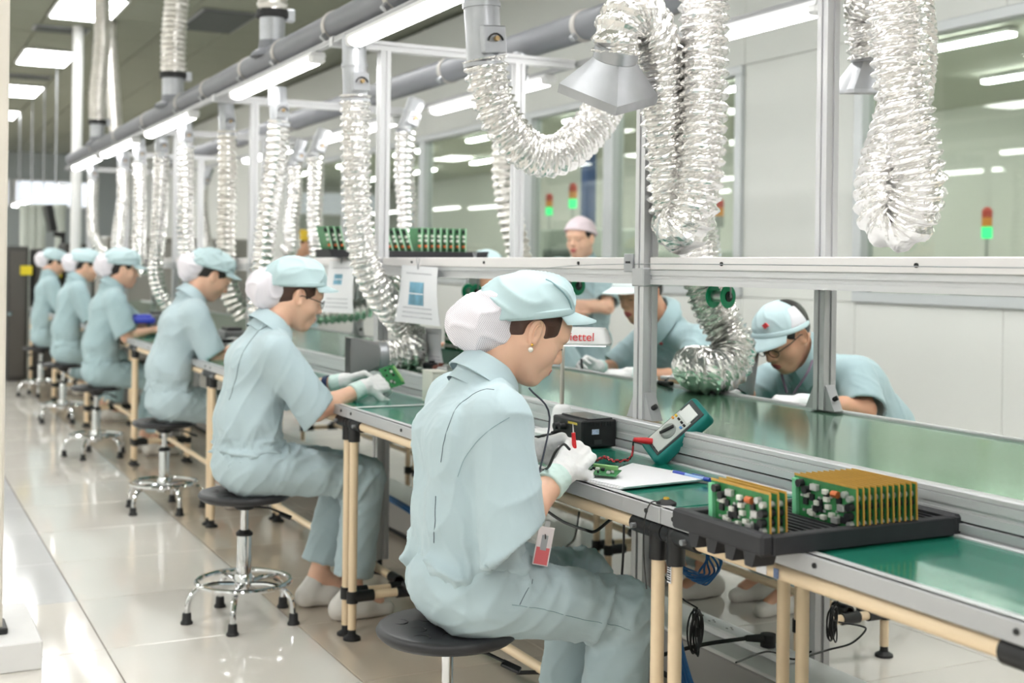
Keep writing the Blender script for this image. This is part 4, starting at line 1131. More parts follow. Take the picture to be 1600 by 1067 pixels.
    if style == 'net':
        fc_.ell(TC(.002, 0, .0), np.array((.106, .094, .106)) * k_, RC, 0).ell(TC(-.055, 0, .02), np.array((.088, .084, .082)) * k_, RC, .04).ell(TC(.055, 0, .045), np.array((.05, .066, .045)) * k_, RC, .03)
    else:
        fc_.ell(TC(0, 0, 0), np.array((.106, .086, .098)) * k_, RC, 0)
    fc_.cut(TC(0, 0, 0), -RC[:, 2])
    Vc, Fc = fc_.surf(); Nc = vnormals(Vc, Fc)
    lc = (Vc - CC) @ RC / k_
    amp = .006 * np.clip(lc[:, 2] / .03, 0, 1) * (1. if style == 'net' else .35)
    Vc = Vc + Nc * (amp * folds(Vc, seed + 40, 62, (1.6, .8, .8)))[:, None]
    S['_cap'] = (Vc, Fc)
    capo = to_obj('cap', vsmooth(Vc, Fc, 1, .4), Fc, mcap, root)
    # band and visor
    ring = [TC((.107 if style == 'net' else .108) * math.cos(t) - (.008 if math.cos(t) < 0 and style == 'net' else 0), .0935 * math.sin(t) * (1 if style == 'net' else .94), .006) for t in np.linspace(0, 2 * math.pi, 41)[:-1]]
    sub(MB().tube(ring, .0042, n=8, closed=True, flat=2.2).build('cap_band', mcap), capo)
    if S.get('visor', True):
        mv = MB(); nu, nv_ = 24, 6; vv = []
        vl, drop = cp.get('visor', .062), cp.get('drop', .35)
        for side in (0, 1):
            for i in range(nu + 1):
                t = (i / nu - .5) * 2 * 1.12
                for j in range(nv_ + 1):
                    s_ = j / nv_; ext = vl * max(0., math.cos(t * 1.25)) ** .8
                    x = .100 * math.cos(t) + ext * s_; y = .088 * math.sin(t) * (1 + .05 * s_)
                    z = .006 - drop * ext * s_ - .25 * y * y / .088 * s_ - side * .004
                    vv.append(TC(x, y, z))
        ff = []; off = (nu + 1) * (nv_ + 1)
        for i in range(nu):
            for j in range(nv_):
                a = i * (nv_ + 1) + j; q = (a, a + nv_ + 1, a + nv_ + 2, a + 1)
                ff.append(q); ff.append(tuple(v_ + off for v_ in q[::-1]))
            a = i * (nv_ + 1) + nv_; ff.append((a, a + nv_ + 1, a + nv_ + 1 + off, a + off))
        sub(mv.add(vv, ff).build('visor', mcap, ang=60), capo)
    if style == 'net':
        nk = cp.get('net', (-.135, 0, -.006)); nr = cp.get('nr', (.078, .068, .076))
        fn = Field(TC(*nk) - .13, TC(*nk) + .13, max(.8 * h, .004))
        fn.ell(TC(*nk), np.array(nr) * k_, RC, 0).ell(TC(nk[0] + .05, 0, nk[2] + .02), np.array((.05, .066, .066)) * k_, RC, .03).ell(TC(nk[0] + .02, 0, nk[2] - .05), np.array((.05, .045, .03)) * k_, RC, .03)
        fn.ell(TC(.004, 0, 0), np.array((.101, .089, .12)) * k_, RC, .004, 'sub')
        Vn, Fn = fn.surf(); Nn = vnormals(Vn, Fn)
        Vn = Vn + Nn * (.0055 * folds(Vn, seed + 60, 85, (1.2, 1, 1)))[:, None]
        to_obj('hair_net', vsmooth(Vn, Fn, 1, .4), Fn, M_NET, root)
    elif style == 'mesh':
        ff_ = Field(CC - .2, CC + .2, max(.8 * h, .004))
        ff_.ell(TC(0, 0, 0), np.array((.108, .088, .100)) * k_, RC, 0).cut(TC(0, 0, .012), -RC[:, 2]).cut(TC(.03, 0, 0), RC @ np.array([1., 0, .35])).cut(TC(-.02, 0, .075), RC @ np.array([0., 0, 1.]))
        Vn, Fn = ff_.surf(); to_obj('mesh_panel', Vn, Fn, mat('white_mesh_cloth', (226, 226, 232), .85), root)
    if cp.get('logo'):
        c = TC(.088, cp['logo'], .040); nx = unit(RC @ np.array([.9, cp['logo'] * 6, .35])); a = unit(np.cross([0, 0, 1.], nx)); b = np.cross(nx, a)
        MB().add([c + nx * .012 + (a * x + b * y) for x, y in ((-.012, 0), (0, -.011), (.014, .001), (.001, .011))] + [c + nx * .004 + (a * x + b * y) for x, y in ((-.012, 0), (0, -.011), (.014, .001), (.001, .011))],
                 [(0, 1, 2, 3), (7, 6, 5, 4), (0, 4, 5, 1), (1, 5, 6, 2), (2, 6, 7, 3), (3, 7, 4, 0)]).build('cap_emblem', M_REDM, root)
    # ---- shirt
    hs = .005 if h < .004 else (.006 if h < .006 else h * 1.1)
    lo = np.min([J[k] for k in ('P', 'C', 'N', 'shR', 'shL', 'elR', 'elL')], 0) - .17; hi = np.max([J[k] for k in ('P', 'C', 'N', 'shR', 'shL', 'elR', 'elL')], 0) + .17
    fs = Field(lo, hi, hs); gb = S.get('girth', 1.)
    hem = S.get('hem', .0)
    for s in (-1, 1):
        o1, o2, o3 = lat * s * .062 * gb, lat * s * .056 * gb, lat * s * .070 * gb
        fs.cone(J['P'] + o1 + np.array([0, 0, .015]), J['W'] + o2, .104 * gb, .102 * gb, .05).cone(J['W'] + o2, J['C'] + o3, .102 * gb, .106 * gb, .05)
    up = np.array([0, 0, 1.])
    for s in 'RL':
        sgn = 1 if s == 'L' else -1
        fs.cone(J['C'] + lat * sgn * .07 + up * .02, SH[s] * .8 + J['C'] * .2 - up * .01, .095 * gb, .066, .05)
        fs.cone(J['N'] - up * .045, SH[s] + up * .0, .058, .056, .035)
    fs.cone(J['C'] - fwd * .01, J['N'] - fwd * .012 - up * .006, .09, .064, .04)
    for s in 'RL':
        sgn = 1 if s == 'L' else -1
        ad = unit(EL[s] - SH[s]); end = SH[s] + (EL[s] - SH[s]) * S.get('sleeve', .92); rs = S.get('rs', .070)
        fs.cone(SH[s], end + ad * .15, .068, rs + .004, .03, clip=(end, unit(ad + fwd * S.get('hemtilt', .25))))
    V0 = None
    for s in 'RL':
        ad = unit(EL[s] - SH[s]); end = SH[s] + (EL[s] - SH[s]) * S.get('sleeve', .92); rs = S.get('rs', .070)
        fs.cone(end - ad * .035, end + ad * .15, rs - .015, rs - .012, .002, 'sub')
    ax_ = unit(J['N'] - J['C'])
    fs.cone(J['N'] + ax_ * .004, H - up * .02, .054, .06, .005, 'sub')
    zb = J['P'][2] + hem - .035
    fs.cut((0, 0, zb), (0, 0, -1))
    fs.cone(np.array([rx, ry, S.get('seat', .462) - .2]), np.array([rx, ry, S.get('seat', .462) - .155]), .155, .155, .0, 'sub') if S.get('sit', True) else None
    V, F = fs.surf(); N = vnormals(V, F)
    zz = V[:, 2]; wv = np.clip(1 - np.abs(zz - (zb + .07)) / .13, 0, 1)
    arm = np.zeros(len(V))
    for s in 'RL':
        ua = SH[s] * .45 + J['C'] * .55 - up * .06
        arm = np.maximum(arm, np.clip(1 - np.linalg.norm(V - ua, axis=1) / .16, 0, 1))
    A = .0030 + .0185 * wv + .0115 * arm
    dg_ = RP @ RY(.6) @ RP.T; f1 = wv * folds(V, seed, 60, (2.6, 2.6, .8)) + (1 - wv) * folds(V @ dg_, seed + 1, 52, (.9, 1.2, 2.8)); f2 = folds(V, seed + 9, 110, (1, 1, 1.8))
    edge = np.ones(len(V))
    for s in 'RL':
        ad = unit(EL[s] - SH[s]); end = SH[s] + (EL[s] - SH[s]) * S.get('sleeve', .92)
        edge *= np.clip(np.abs((V - end) @ ad) / .05 + (np.linalg.norm(V - end, axis=1) > .12) * 1., .0, 1)
    V = V + N * (A * edge * (.95 * f1 + .25 * f2 + .3 * folds(V, seed + 3, 26, (1.2, 1.2, 1))))[:, None]
    band = np.exp(-((zz - (zb + .02)) / .017) ** 2); puff = np.exp(-((zz - (zb + .075)) / .03) ** 2) * (np.linalg.norm((V - J['W'])[:, :2], axis=1) < .2); V = V + N * (.009 * puff - .011 * band)[:, None]
    V = vsmooth(V, F, 1, .25)
    shirt = to_obj('shirt', V, F, cloth, root)
    S['_shirt'] = (V, F)
    # collar
    ax_ = unit(ax_ + fwd * S.get('ctilt', .3 if male else .45)); cb = J['N'] + ax_ * (.034 if male else -.012) + fwd * .004; a1 = unit(fwd - ax_ * np.dot(fwd, ax_)); a2 = np.cross(ax_, a1)
    vv = []; nu = 40
    for i in range(nu + 1):
        t = (i / nu - .5) * 2 * 2.72 + math.pi
        c_, s_ = math.cos(t), math.sin(t); fr_ = max(0, c_)
        for rr, hh in ((.076, -.05), (.063, .030 - .012 * fr_), (.067, .035 - .014 * fr_), (.075, .026 - .018 * fr_), (.091 + .010 * fr_, -.020 - .034 * fr_ ** 2), (.087 + .010 * fr_, -.021 - .034 * fr_ ** 2)):
            vv.append(cb + (a1 * c_ * (1 + .12 * fr_) + a2 * s_ * 1.04) * rr * S.get('ck', 1.12 if male else 1.) + ax_ * hh)
    ff = []
    for i in range(nu):
        for j in range(5): ff.append((i * 6 + j, i * 6 + 6 + j, i * 6 + 7 + j, i * 6 + j + 1))
    MB().add(vv, ff).build('collar', cloth, root, ang=50)
    # ---- trousers
    if S.get('legs', True):
        ks = [J[k] for k in ('P', 'hipR', 'hipL', 'knR', 'knL', 'anR', 'anL')]
        ft = Field(np.min(ks, 0) - .16, np.max(ks, 0) + .15, max(.0075, hs))
        ft.ell(J['P'] - fwd * .01 - up * .01, (.12 * gb, .12 * gb, .10), RP, 0).cone(J['P'] + lat * .07, J['P'] - lat * .07, .105 * gb, .105 * gb, .04)
        for s in 'RL':
            hm = J['an' + s] + unit(J['kn' + s] - J['an' + s]) * S.get('hemh', .05)
            ft.cone(J['hip' + s], J['kn' + s], .096 * gb, .070, .05 if s == 'R' else .03).cone(J['kn' + s], hm - unit(J['kn' + s] - J['an' + s]) * .04, .072, S.get('flare', .074), .03, clip=(hm, unit(J['an' + s] - J['kn' + s])))
        if S.get('sit', True): ft.cone(np.array([rx, ry, S.get('seat', .462) - .17]), np.array([rx, ry, S.get('seat', .462) - .155]), .158, .158, .004, 'sub')
        V, F = ft.surf(); N = vnormals(V, F)
        kk = np.zeros(len(V))
        for s in 'RL':
            kk = np.maximum(kk, np.clip(1 - np.linalg.norm(V - (J['kn' + s] - fwd * .05), axis=1) / .14, 0, 1)); kk = np.maximum(kk, np.clip(1 - np.linalg.norm(V - (J['hip' + s] + fwd * .1 + up * .06), axis=1) / .13, 0, 1))
        V = V + N * ((.0034 + .017 * kk) * (.3 * folds(V, seed + 23, 28, (1, 1, 1)) + .95 * folds(V @ (RP @ RY(.75) @ RP.T), seed + 20, 60, (.75, 1.2, 2.6)) + .3 * folds(V, seed + 27, 105, (1, 1, 1))))[:, None]
        to_obj('trousers', vsmooth(V, F, 1, .4), F, cloth, root)
        S['_tr'] = (V, F)
        for s in 'RL':
            if not S.get('shoes', True): break
            an = J['an' + s]; ft_ = unit((RP @ np.array(S.get('toedir', (1., 0, 0)))) * np.array([1, 1, 0])); sd = np.cross(up, ft_)
            fo = Field(an - .2, an + .2, .007)
            z0 = S.get('floorz', 0.)
            a_ = np.array([an[0], an[1], z0])
            fo.cone(a_ - ft_ * .045 + up * .035, a_ + ft_ * .04 + up * .04, .040, .038, .02).cone(a_ + ft_ * .04 + up * .035, a_ + ft_ * .135 + up * .022, .040, .030, .03).cone(a_ - ft_ * .04 + up * .05, an + up * .0, .038, .036, .02)
            fo.cut(an + up * .005, (0, 0, 1)).cut((0, 0, z0 + .001), (0, 0, -1))
            fo.cone(an - up * .01, an + up * .05, .030, .033, .003, 'sub')
            V, F = fo.surf(); to_obj('shoe', vsmooth(V, F, 2, .4), F, M_SHOE, root)
    # ---- gloves
    for s in 'RL':
        q = hands.get(s)
        if q and q.get('glove'):
            gh = max(.003, h * .85) if h < .005 else .005
            fg = Field(WR[s] - .2, WR[s] + .2, gh); ad = unit(WR[s] - EL[s])
            fg.cone(WR[s] - ad * .055, WR[s] + ad * .01, .036, .031, .01)
            S['_tips' + s] = hand_ops(fg, WR[s] + ad * .008, RP @ np.array(q['f']), RP @ np.array(q['n']), 1 if s == 'R' else -1, q.get('curl', (.9, 1., .7)), q.get('spread', .004), q.get('t', .5), fat=1.05, vary=q.get('vary', (0, .1, -.1, .1)))
            fg.cut(WR[s] - ad * .05, -ad)
            V, F = fg.surf(); N = vnormals(V, F)
            V = V + N * (.0009 * folds(V, seed + 80, 220, (1, 1, 1)))[:, None]
            cu = ((V[F].mean(1) - WR[s]) @ ad < -.006)
            to_obj('glove', vsmooth(V, F, 1, .4), F, [M_GLOVE, M_CUFF], root, cu.astype(int))
    # ---- extras
    if S.get('glasses'):
        g = root
        for s in (-1, 1):
            rim = [T(.104 - .12 * (abs(s * .032 + .021 * math.cos(t)) - .01) ** 2 * 30, s * .032 + .0205 * math.cos(t), -.001 + .0155 * math.sin(t)) for t in np.linspace(0, 2 * math.pi, 25)[:-1]]
            gr = MB().tube(rim, .0016, n=6, closed=True).build('spectacle_rim', M_FRAMEG, root)
            MB().tube([T(.095, s * .055, .004), T(.05, s * .073, .005), T(.0, s * .079, .006), T(-.015, s * .079, -.004)], .0017, n=6).build('spectacle_temple', M_FRAMEG, root)
        MB().tube([T(.106, -.011, .002), T(.1085, 0, .004), T(.106, .011, .002)], .0015, n=6).build('spectacle_bridge', M_FRAMEG, root)
    return root, J, T
# ---------------------------------------------------------------- the six women on the near side
GRP_N = 'women working along the near benches'
def W(root, **j):
    """joints given in world coordinates -> local to root"""
    return {k: (np.array(v, float) - np.array([root[0], root[1], 0])) for k, v in j.items()}
r1 = (1.175, 2.62)
S1 = dict(at=r1, label='front woman in pale teal uniform and netted cap probing a circuit board', group=GRP_N, h=.003, pitch=28, hyaw=-.12, hl=-.03, seed=3, hs=.97, rs=.076, sleeve=1.14, hemtilt=.6, flare=.08,
          j=W(r1, P=(1.215, 2.62, .565), W=(1.215, 2.62, .70), C=(1.225, 2.62, .875), N=(1.268, 2.62, 1.032), H=(1.370, 2.62, 1.128),
              shR=(1.222, 2.462, .945), shL=(1.262, 2.78, .95), elR=(1.228, 2.405, .722), elL=(1.34, 2.85, .735), wrR=(1.385, 2.475, .813), wrL=(1.405, 2.665, .835),
              hipR=(1.215, 2.53, .55), hipL=(1.215, 2.71, .55), knR=(1.575, 2.50, .475), knL=(1.585, 2.72, .50), anR=(1.52, 2.50, .10), anL=(1.545, 2.73, .10)),
          hands={'R': dict(glove=1, f=(.75, .35, .5), n=(.1, .85, -.45), curl=(.85, 1.0, .7), t=.6), 'L': dict(glove=1, f=(.85, -.45, .2), n=(-.1, -.7, -.6), curl=(.9, 1.1, .8), t=.6)},
          cap=dict(style='net', pitch=-5, offw=(.010, 0, .036), k=.98, visor=.07, drop=.45, net=(-.138, 0, -.004), nr=(.08, .068, .074)))
P1, J1, T1 = person(S1)
sc_ = .97
V, F = S1['_shirt']
seam_px('yoke_seam', P1, V, F, [(772, 609), (745, 613), (722, 628), (705, 655), (694, 690), (689, 722)], .0010, M_SEAMD)
seam_px('back_pleat', P1, V, F, [(681, 775), (680, 800), (679, 825), (678, 848)], .0011, M_SEAMD)
seam_px('armhole_seam', P1, V, F, [(796, 652), (770, 668), (745, 690), (725, 718), (715, 745)], .0008)
seam_px('waistband_seam', P1, V, F, [(700, 948), (740, 950), (790, 940), (830, 915)], .0009)
V, F = S1['_tr']
seam_px('side_seam', P1, V, F, [(800, 945), (850, 952), (900, 965), (950, 975), (985, 985)], .0008)
seam_px('pocket_seam', P1, V, F, [(832, 905), (822, 925), (812, 945)], .0010, M_SEAMD)
V, F = S1['_cap']
seam_px('cap_crease', P1, V, F, [(853, 437), (868, 446), (881, 458), (890, 472), (893, 484)], .0022, mat('crease_shade', (138, 168, 174), .9))  # dark tube stands in for the shade in the cap fold
# earring: gold drop and pearl
MB().ball(T1(-.004, -.0845, -.034), .0035, 8).build('earring_drop', M_GOLD, P1)
MB().ball(T1(-.002, -.0855, -.046), .006, 12).build('earring_pearl', M_PEARL, P1)
# name badge on its lanyard
bc = at(849, 853, Y=2.47)
rot = np.array(Euler((math.radians(10), 0, math.radians(66))).to_matrix())
bd = MB().box(bc, (.004, .036, .088), b=.0015, rot=rot).build('name_badge', mat('badge_plastic', (236, 228, 232), .2, coat=.5), P1)
sub(MB().box(bc + rot @ np.array([-.0026, 0, -.022]), (.001, .030, .038), rot=rot).build('badge_red_print', mat('badge_red', (226, 110, 116), .5)), bd)
sub(MB().box(bc + rot @ np.array([-.0030, 0, .008]), (.001, .014, .034), b=.0004, rot=rot).build('badge_photo', mat('badge_photo_grey', (168, 172, 178), .5)), bd)
sub(MB().ball(bc + rot @ np.array([-.0036, 0, .022]), (.001, .0045, .006), 8).build('badge_portrait', mat('badge_dark', (96, 90, 90), .5)), bd)
sub(MB().box(bc + rot @ np.array([0, 0, .05]), (.003, .012, .014), b=.001, rot=rot).build('badge_clip', M_GALV), bd)
MB().tube(spline([bc + np.array([0, 0, .055]), bc + np.array([-.01, .02, .12]), (1.40, 2.56, .93), (1.345, 2.56, 1.0)], 6), .0022, n=6).build('lanyard', mat('lanyard_cord', (70, 72, 84), .8), P1)
# watch strap on the left wrist
d_ = unit(J1['wrL'] - J1['elL'])
MB().lathe([(.034, -.012), (.037, -.012), (.037, .012), (.034, .012)], J1['wrL'] - d_ * .062, 20, axis=d_).build('wrist_strap', M_BLACKR, P1)

r2 = (1.19, 4.45)
S2 = dict(at=r2, label='second woman, in glasses, holding a green circuit board in white gloves', group=GRP_N, h=.0046, pitch=17, hl=-.025, seed=11, hs=.98, rs=.076, sleeve=1.06, hemtilt=.4, glasses=True, cloth=M_CLOTH,
          j=W(r2, P=(1.20, 4.45, .57), W=(1.195, 4.45, .71), C=(1.235, 4.45, .90), N=(1.285, 4.45, 1.062), H=(1.368, 4.45, 1.159),
              shR=(1.25, 4.29, .965), shL=(1.285, 4.61, .97), elR=(1.385, 4.24, .765), elL=(1.43, 4.64, .79), wrR=(1.575, 4.29, .832), wrL=(1.575, 4.50, .838),
              hipR=(1.20, 4.36, .555), hipL=(1.20, 4.54, .555), knR=(1.60, 4.33, .50), knL=(1.60, 4.53, .50), anR=(1.545, 4.30, .10), anL=(1.49, 4.52, .11)),
          hands={'R': dict(glove=1, f=(.95, .25, .15), n=(.05, .75, -.65), curl=(.9, 1.1, .8), t=.5), 'L': dict(glove=1, f=(.9, -.35, .2), n=(-.2, -.5, -.8), curl=(.7, .8, .6), t=.5)},
          cap=dict(style='net', pitch=1, offw=(.008, 0, .040), k=.98, net=(-.13, 0, -.012), nr=(.066, .055, .072)))
P2, J2, T2 = person(S2)
V, F = S2['_shirt']
seam_px('yoke_seam', P2, V, F, [(440, 502), (420, 508), (400, 522), (383, 545), (373, 570), (366, 600), (358, 625)], .0012, M_SEAMD)
d_ = unit(J2['wrL'] - J2['elL'])
MB().lathe([(.033, -.01), (.036, -.01), (.036, .01), (.033, .01)], J2['wrL'] - d_ * .066, 18, axis=d_).build('wrist_strap', mat('navy_strap', (40, 56, 92), .6), P2)

def simple(at_, Hx, Hz, pitch, label, seed, h, arms='down', capp=2, cloth=M_CLOTH2, lean=0., glove=False, hyaw=0.):
    x, y = at_
    dz = Hz - 1.15
    bx = Hx - x
    j = dict(P=(.03, 0, .57), W=(.02, 0, .71 + dz * .3), C=(.02 + bx * .28, 0, .90 + dz * .8), N=(.02 + bx * .5, 0, 1.06 + dz), H=(bx, 0, Hz),
             shR=(.03 + bx * .35, -.16, .965 + dz * .9), shL=(.05 + bx * .35, .16, .968 + dz * .9),
             hipR=(.03, -.09, .555), hipL=(.03, .09, .555), knR=(.40, -.12, .50), knL=(.40, .10, .50), anR=(.36, -.13, .10), anL=(.33, .10, .10))
    if arms == 'work': j.update(elR=(.13 + bx * .3, -.22, .76 + dz * .5), elL=(.2 + bx * .3, .2, .77 + dz * .5), wrR=(.34, -.12, .84), wrL=(.36, .06, .85))
    else: j.update(elR=(.10 + bx * .3, -.23, .75 + dz * .6), elL=(.22 + bx * .4, .2, .80 + dz * .6), wrR=(.30 + bx * .15, -.16, .83), wrL=(.36 + bx * .2, .1, .86))
    g = dict(glove=1) if glove else {}
    S = dict(at=at_, label=label, group=GRP_N, h=h, pitch=pitch, seed=seed, hs=.98, rs=.072, sleeve=.95, cloth=cloth, j=j, hyaw=hyaw, hair=M_HAIRK, shoes=True,
             hands={'R': dict(f=(.9, .3, .1), n=(0, .5, -.8), curl=(.7, .8, .6), **g), 'L': dict(f=(.9, -.3, .1), n=(0, -.5, -.8), curl=(.7, .8, .6), **g)},
             cap=dict(style='net', pitch=capp, offw=(.008, 0, .038), net=(-.13, 0, -.012), nr=(.066, .058, .07)))
    return person(S)
simple((1.34, 6.60), 1.575, 1.205, 34, 'third woman with bowed head, right in front of the tall post', 21, .007, 'work', 14, M_CLOTH, glove=True)
simple((1.30, 8.59), 1.455, 1.222, 6, 'fourth woman looking straight ahead, bent over a blue part', 31, .008, 'reach', 4)
simple((1.34, 10.55), 1.50, 1.235, 12, 'fifth woman, partly hidden behind the fourth', 41, .009, 'work', 4)
simple((1.40, 12.62), 1.515, 1.25, 24, 'last woman at the far end of the near row', 51, .010, 'work', 8)

# ---------------------------------------------------------------- people on the far side
GRP_F = 'people behind the conveyor'
PI = math.pi
def WF(root, psi, **j):
    Ri = RZ(-psi)
    return {k: Ri @ (np.array(v, float) - np.array([root[0], root[1], 0])) for k, v in j.items()}
rm2 = (3.36, 3.58)
SM2 = dict(at=rm2, psi=PI, male=True, label='man in glasses and red-marked cap bent over the belt, wearing a gold watch', group=GRP_F, h=.0048, pitch=36, hyaw=.10, seed=71, cloth=M_CLOTH2, skin=M_SKIN2, hair=M_HAIRK, glasses=True, rs=.078, sleeve=1.0, girth=1.08, toedir=(1, 0, 0),
           j=WF(rm2, PI, P=(3.340, 3.580, .57), W=(3.320, 3.580, .70), C=(3.180, 3.580, .84), N=(3.030, 3.580, .955), H=(2.915, 3.580, 1.045),
                shL=(3.090, 3.400, .90), shR=(3.090, 3.760, .90), elL=(3.050, 3.310, .80), elR=(2.960, 3.840, .80), wrL=(2.835, 3.380, .825), wrR=(2.800, 3.700, .825),
                hipL=(3.340, 3.490, .555), hipR=(3.340, 3.670, .555), knL=(2.980, 3.480, .50), knR=(2.980, 3.680, .50), anL=(3.060, 3.700, .09), anR=(3.100, 3.910, .09)),
           hands={'L': dict(glove=1, f=(.9, -.45, 0), n=(.0, -.4, -.85), curl=(.5, .6, .4)), 'R': dict(glove=1, f=(.9, .4, 0), n=(0, .4, -.85), curl=(.6, .7, .5))},
           cap=dict(style='mesh', pitch=16, off=(.006, 0, .03), mat=M_CAP, visor=.068, drop=.55, logo=.035, k=1.0))
PM2, JM2, TM2 = person(SM2)
d_ = unit(JM2['wrL'] - JM2['elL']); wp = JM2['wrL'] - d_ * .066
MB().lathe([(.031, -.012), (.034, -.012), (.034, .012), (.031, .012)], wp, 18, axis=d_).build('watch_strap', M_GOLD, PM2)
wn = unit(np.cross(d_, [0, 0, 1.])); wn = wn if wn[1] < 0 else -wn
wn = unit(wn + np.array([0, 0, .5]))
MB().cyl(wp + wn * .03, wp + wn * .041, .017, n=18).build('watch_face', M_STEEL, PM2)
MB().tube(spline([(3.0, 3.51, .99), (2.94, 3.48, .92), (2.91, 3.52, .84)], 6), .005, n=6, flat=.4).build('lanyard', mat('lanyard_mauve', (110, 96, 112), .8), PM2)
MB().tube(spline([(2.98, 3.63, .98), (2.92, 3.60, .92), (2.905, 3.55, .84)], 6), .005, n=6, flat=.4).build('lanyard', mat('lanyard_mauve', (110, 96, 112), .8), PM2)

rm1 = (3.42, 4.62)
SM1 = dict(at=rm1, psi=PI, male=True, label='man in a white peaked cap writing at the far bench behind the nearest post', group=GRP_F, h=.0052, pitch=18, hyaw=.18, seed=81, cloth=M_CLOTH2, skin=M_SKIN2, hair=M_HAIRK, rs=.08, sleeve=1.0, girth=1.1,
           j=WF(rm1, PI, P=(3.40, 4.62, .57), W=(3.36, 4.62, .72), C=(3.22, 4.60, .90), N=(3.07, 4.58, 1.055), H=(2.93, 4.56, 1.175),
                shL=(3.13, 4.40, .97), shR=(3.12, 4.78, .97), elL=(3.02, 4.32, .82), elR=(2.98, 4.84, .82), wrL=(2.81, 4.44, .835), wrR=(2.78, 4.66, .85),
                hipL=(3.40, 4.53, .555), hipR=(3.40, 4.71, .555), knL=(3.02, 4.30, .50), knR=(3.02, 4.60, .50), anL=(2.90, 4.02, .09), anR=(2.95, 4.25, .09)),
           hands={'L': dict(glove=1, f=(.95, -.2, 0), n=(0, -.3, -.9), curl=(.4, .5, .4)), 'R': dict(glove=1, f=(.9, .1, .25), n=(0, .8, -.5), curl=(.8, .9, .6))},
           cap=dict(style='plain', pitch=6, off=(.004, 0, .032), mat=M_CAPW, visor=.075, drop=.25, k=1.04))
PM1, JM1, TM1 = person(SM1)
V, F = SM1['_shirt']
from mathutils.bvhtree import BVHTree as _B
bv = _B.FromPolygons([tuple(v) for v in V], [tuple(f) for f in F])
q = bv.ray_cast(Vector((0, 0, CAM_H)), Vector(tuple(at(1032, 536, Y=4.5) - np.array([0, 0, CAM_H]))).normalized())
if q[0] is not None:
    c = np.array(q[0]); n_ = np.array(q[1]); n_ = n_ if n_ @ _F < 0 else -n_; a_ = unit(np.cross([0, 0, 1.], n_)); b_ = np.cross(n_, a_)
    MB().add([c + n_ * e_ + a_ * x + b_ * y for e_ in (.004, -.004) for x, y in ((-.015, .002), (.002, -.012), (.014, .0), (.006, .012))], [(0, 1, 2, 3), (7, 6, 5, 4), (0, 4, 5, 1), (1, 5, 6, 2), (2, 6, 7, 3), (3, 7, 4, 0)]).build('shirt_emblem', M_REDM, PM1)
d_ = unit(JM1['wrL'] - JM1['elL'])
MB().lathe([(.031, -.012), (.035, -.012), (.035, .012), (.031, .012)], JM1['wrL'] - d_ * .066, 18, axis=d_).build('wrist_strap', M_BLACKR, PM1)
tp = SM1['_tipsR'][0]
tag(MB().cyl(tp + np.array([.0, -.015, -.03]), tp + np.array([-.02, -.03, .075]), .007, .005, n=10).build('screwdriver', M_BLACK), 'black handled tool held upright by the man in the white cap', 'tool')

rs_ = (3.72, 6.42); ps = PI + .55
SS = dict(at=rs_, psi=ps, label='standing worker in a pinkish cap with folded arms, beyond the shelf', group=GRP_F, h=.007, pitch=6, hyaw=0, seed=91, cloth=M_CLOTH2, skin=M_SKIN, hair=M_HAIRK, rs=.072, sleeve=.85, sit=False, visor=False,
          j=dict(P=(0, 0, .86), W=(0, 0, 1.0), C=(0, 0, 1.19), N=(.0, 0, 1.33), H=(.03, 0, 1.446), shL=(0, .175, 1.27), shR=(0, -.175, 1.27), elL=(.10, .22, 1.05), elR=(.10, -.22, 1.05), wrL=(.2, .02, 1.07), wrR=(.19, -.02, 1.03),
                 hipL=(0, .09, .84), hipR=(0, -.09, .84), knL=(.02, .09, .47), knR=(.02, -.09, .47), anL=(0, .1, .08), anR=(0, -.1, .08)),
          hands={'L': dict(f=(.1, -.95, 0), n=(-.9, 0, 0), curl=(.4, .4, .3)), 'R': dict(f=(.1, .95, 0), n=(-.9, 0, 0), curl=(.4, .4, .3))},
          cap=dict(style='plain', pitch=-10, off=(-.006, 0, .034), mat=M_CAPP, k=1.05))
person(SS)
rq = (3.48, 6.2)
SQ = dict(at=rq, psi=PI, male=True, label='seated worker behind the shelf, hidden but for a pale cap and shirt', group=GRP_F, h=.008, pitch=24, seed=95, cloth=M_CLOTH2, skin=M_SKIN2, hair=M_HAIRK, girth=1.05,
          j=WF(rq, PI, P=(3.46, 6.2, .57), W=(3.42, 6.2, .74), C=(3.28, 6.2, .94), N=(3.12, 6.2, 1.12), H=(3.0, 6.2, 1.235), shL=(3.2, 6.02, 1.03), shR=(3.2, 6.38, 1.03), elL=(3.02, 5.96, .84), elR=(3.02, 6.44, .84), wrL=(2.80, 6.05, .84), wrR=(2.80, 6.3, .84),
               hipL=(3.46, 6.11, .555), hipR=(3.46, 6.29, .555), knL=(3.06, 6.1, .50), knR=(3.06, 6.3, .50), anL=(3.1, 6.1, .09), anR=(3.1, 6.3, .09)),
          hands={'L': dict(f=(.95, -.1, 0), n=(0, -.3, -.9), curl=(.4, .5, .4)), 'R': dict(f=(.95, .1, 0), n=(0, .3, -.9), curl=(.4, .5, .4))}, cap=dict(style='plain', pitch=4, off=(.004, 0, .034), mat=M_CAP, k=1.04))
person(SQ)
rx_ = (3.35, 10.6)
SX = dict(SS); SX.update(at=rx_, psi=PI, label='distant worker in a yellow cap seen between the hoses', h=.011, seed=99, skin=M_SKIN2, cap=dict(style='plain', pitch=0, off=(.0, 0, .036), mat=mat('yellow_cap', (224, 190, 60), .8), k=1.04))
person(SX)
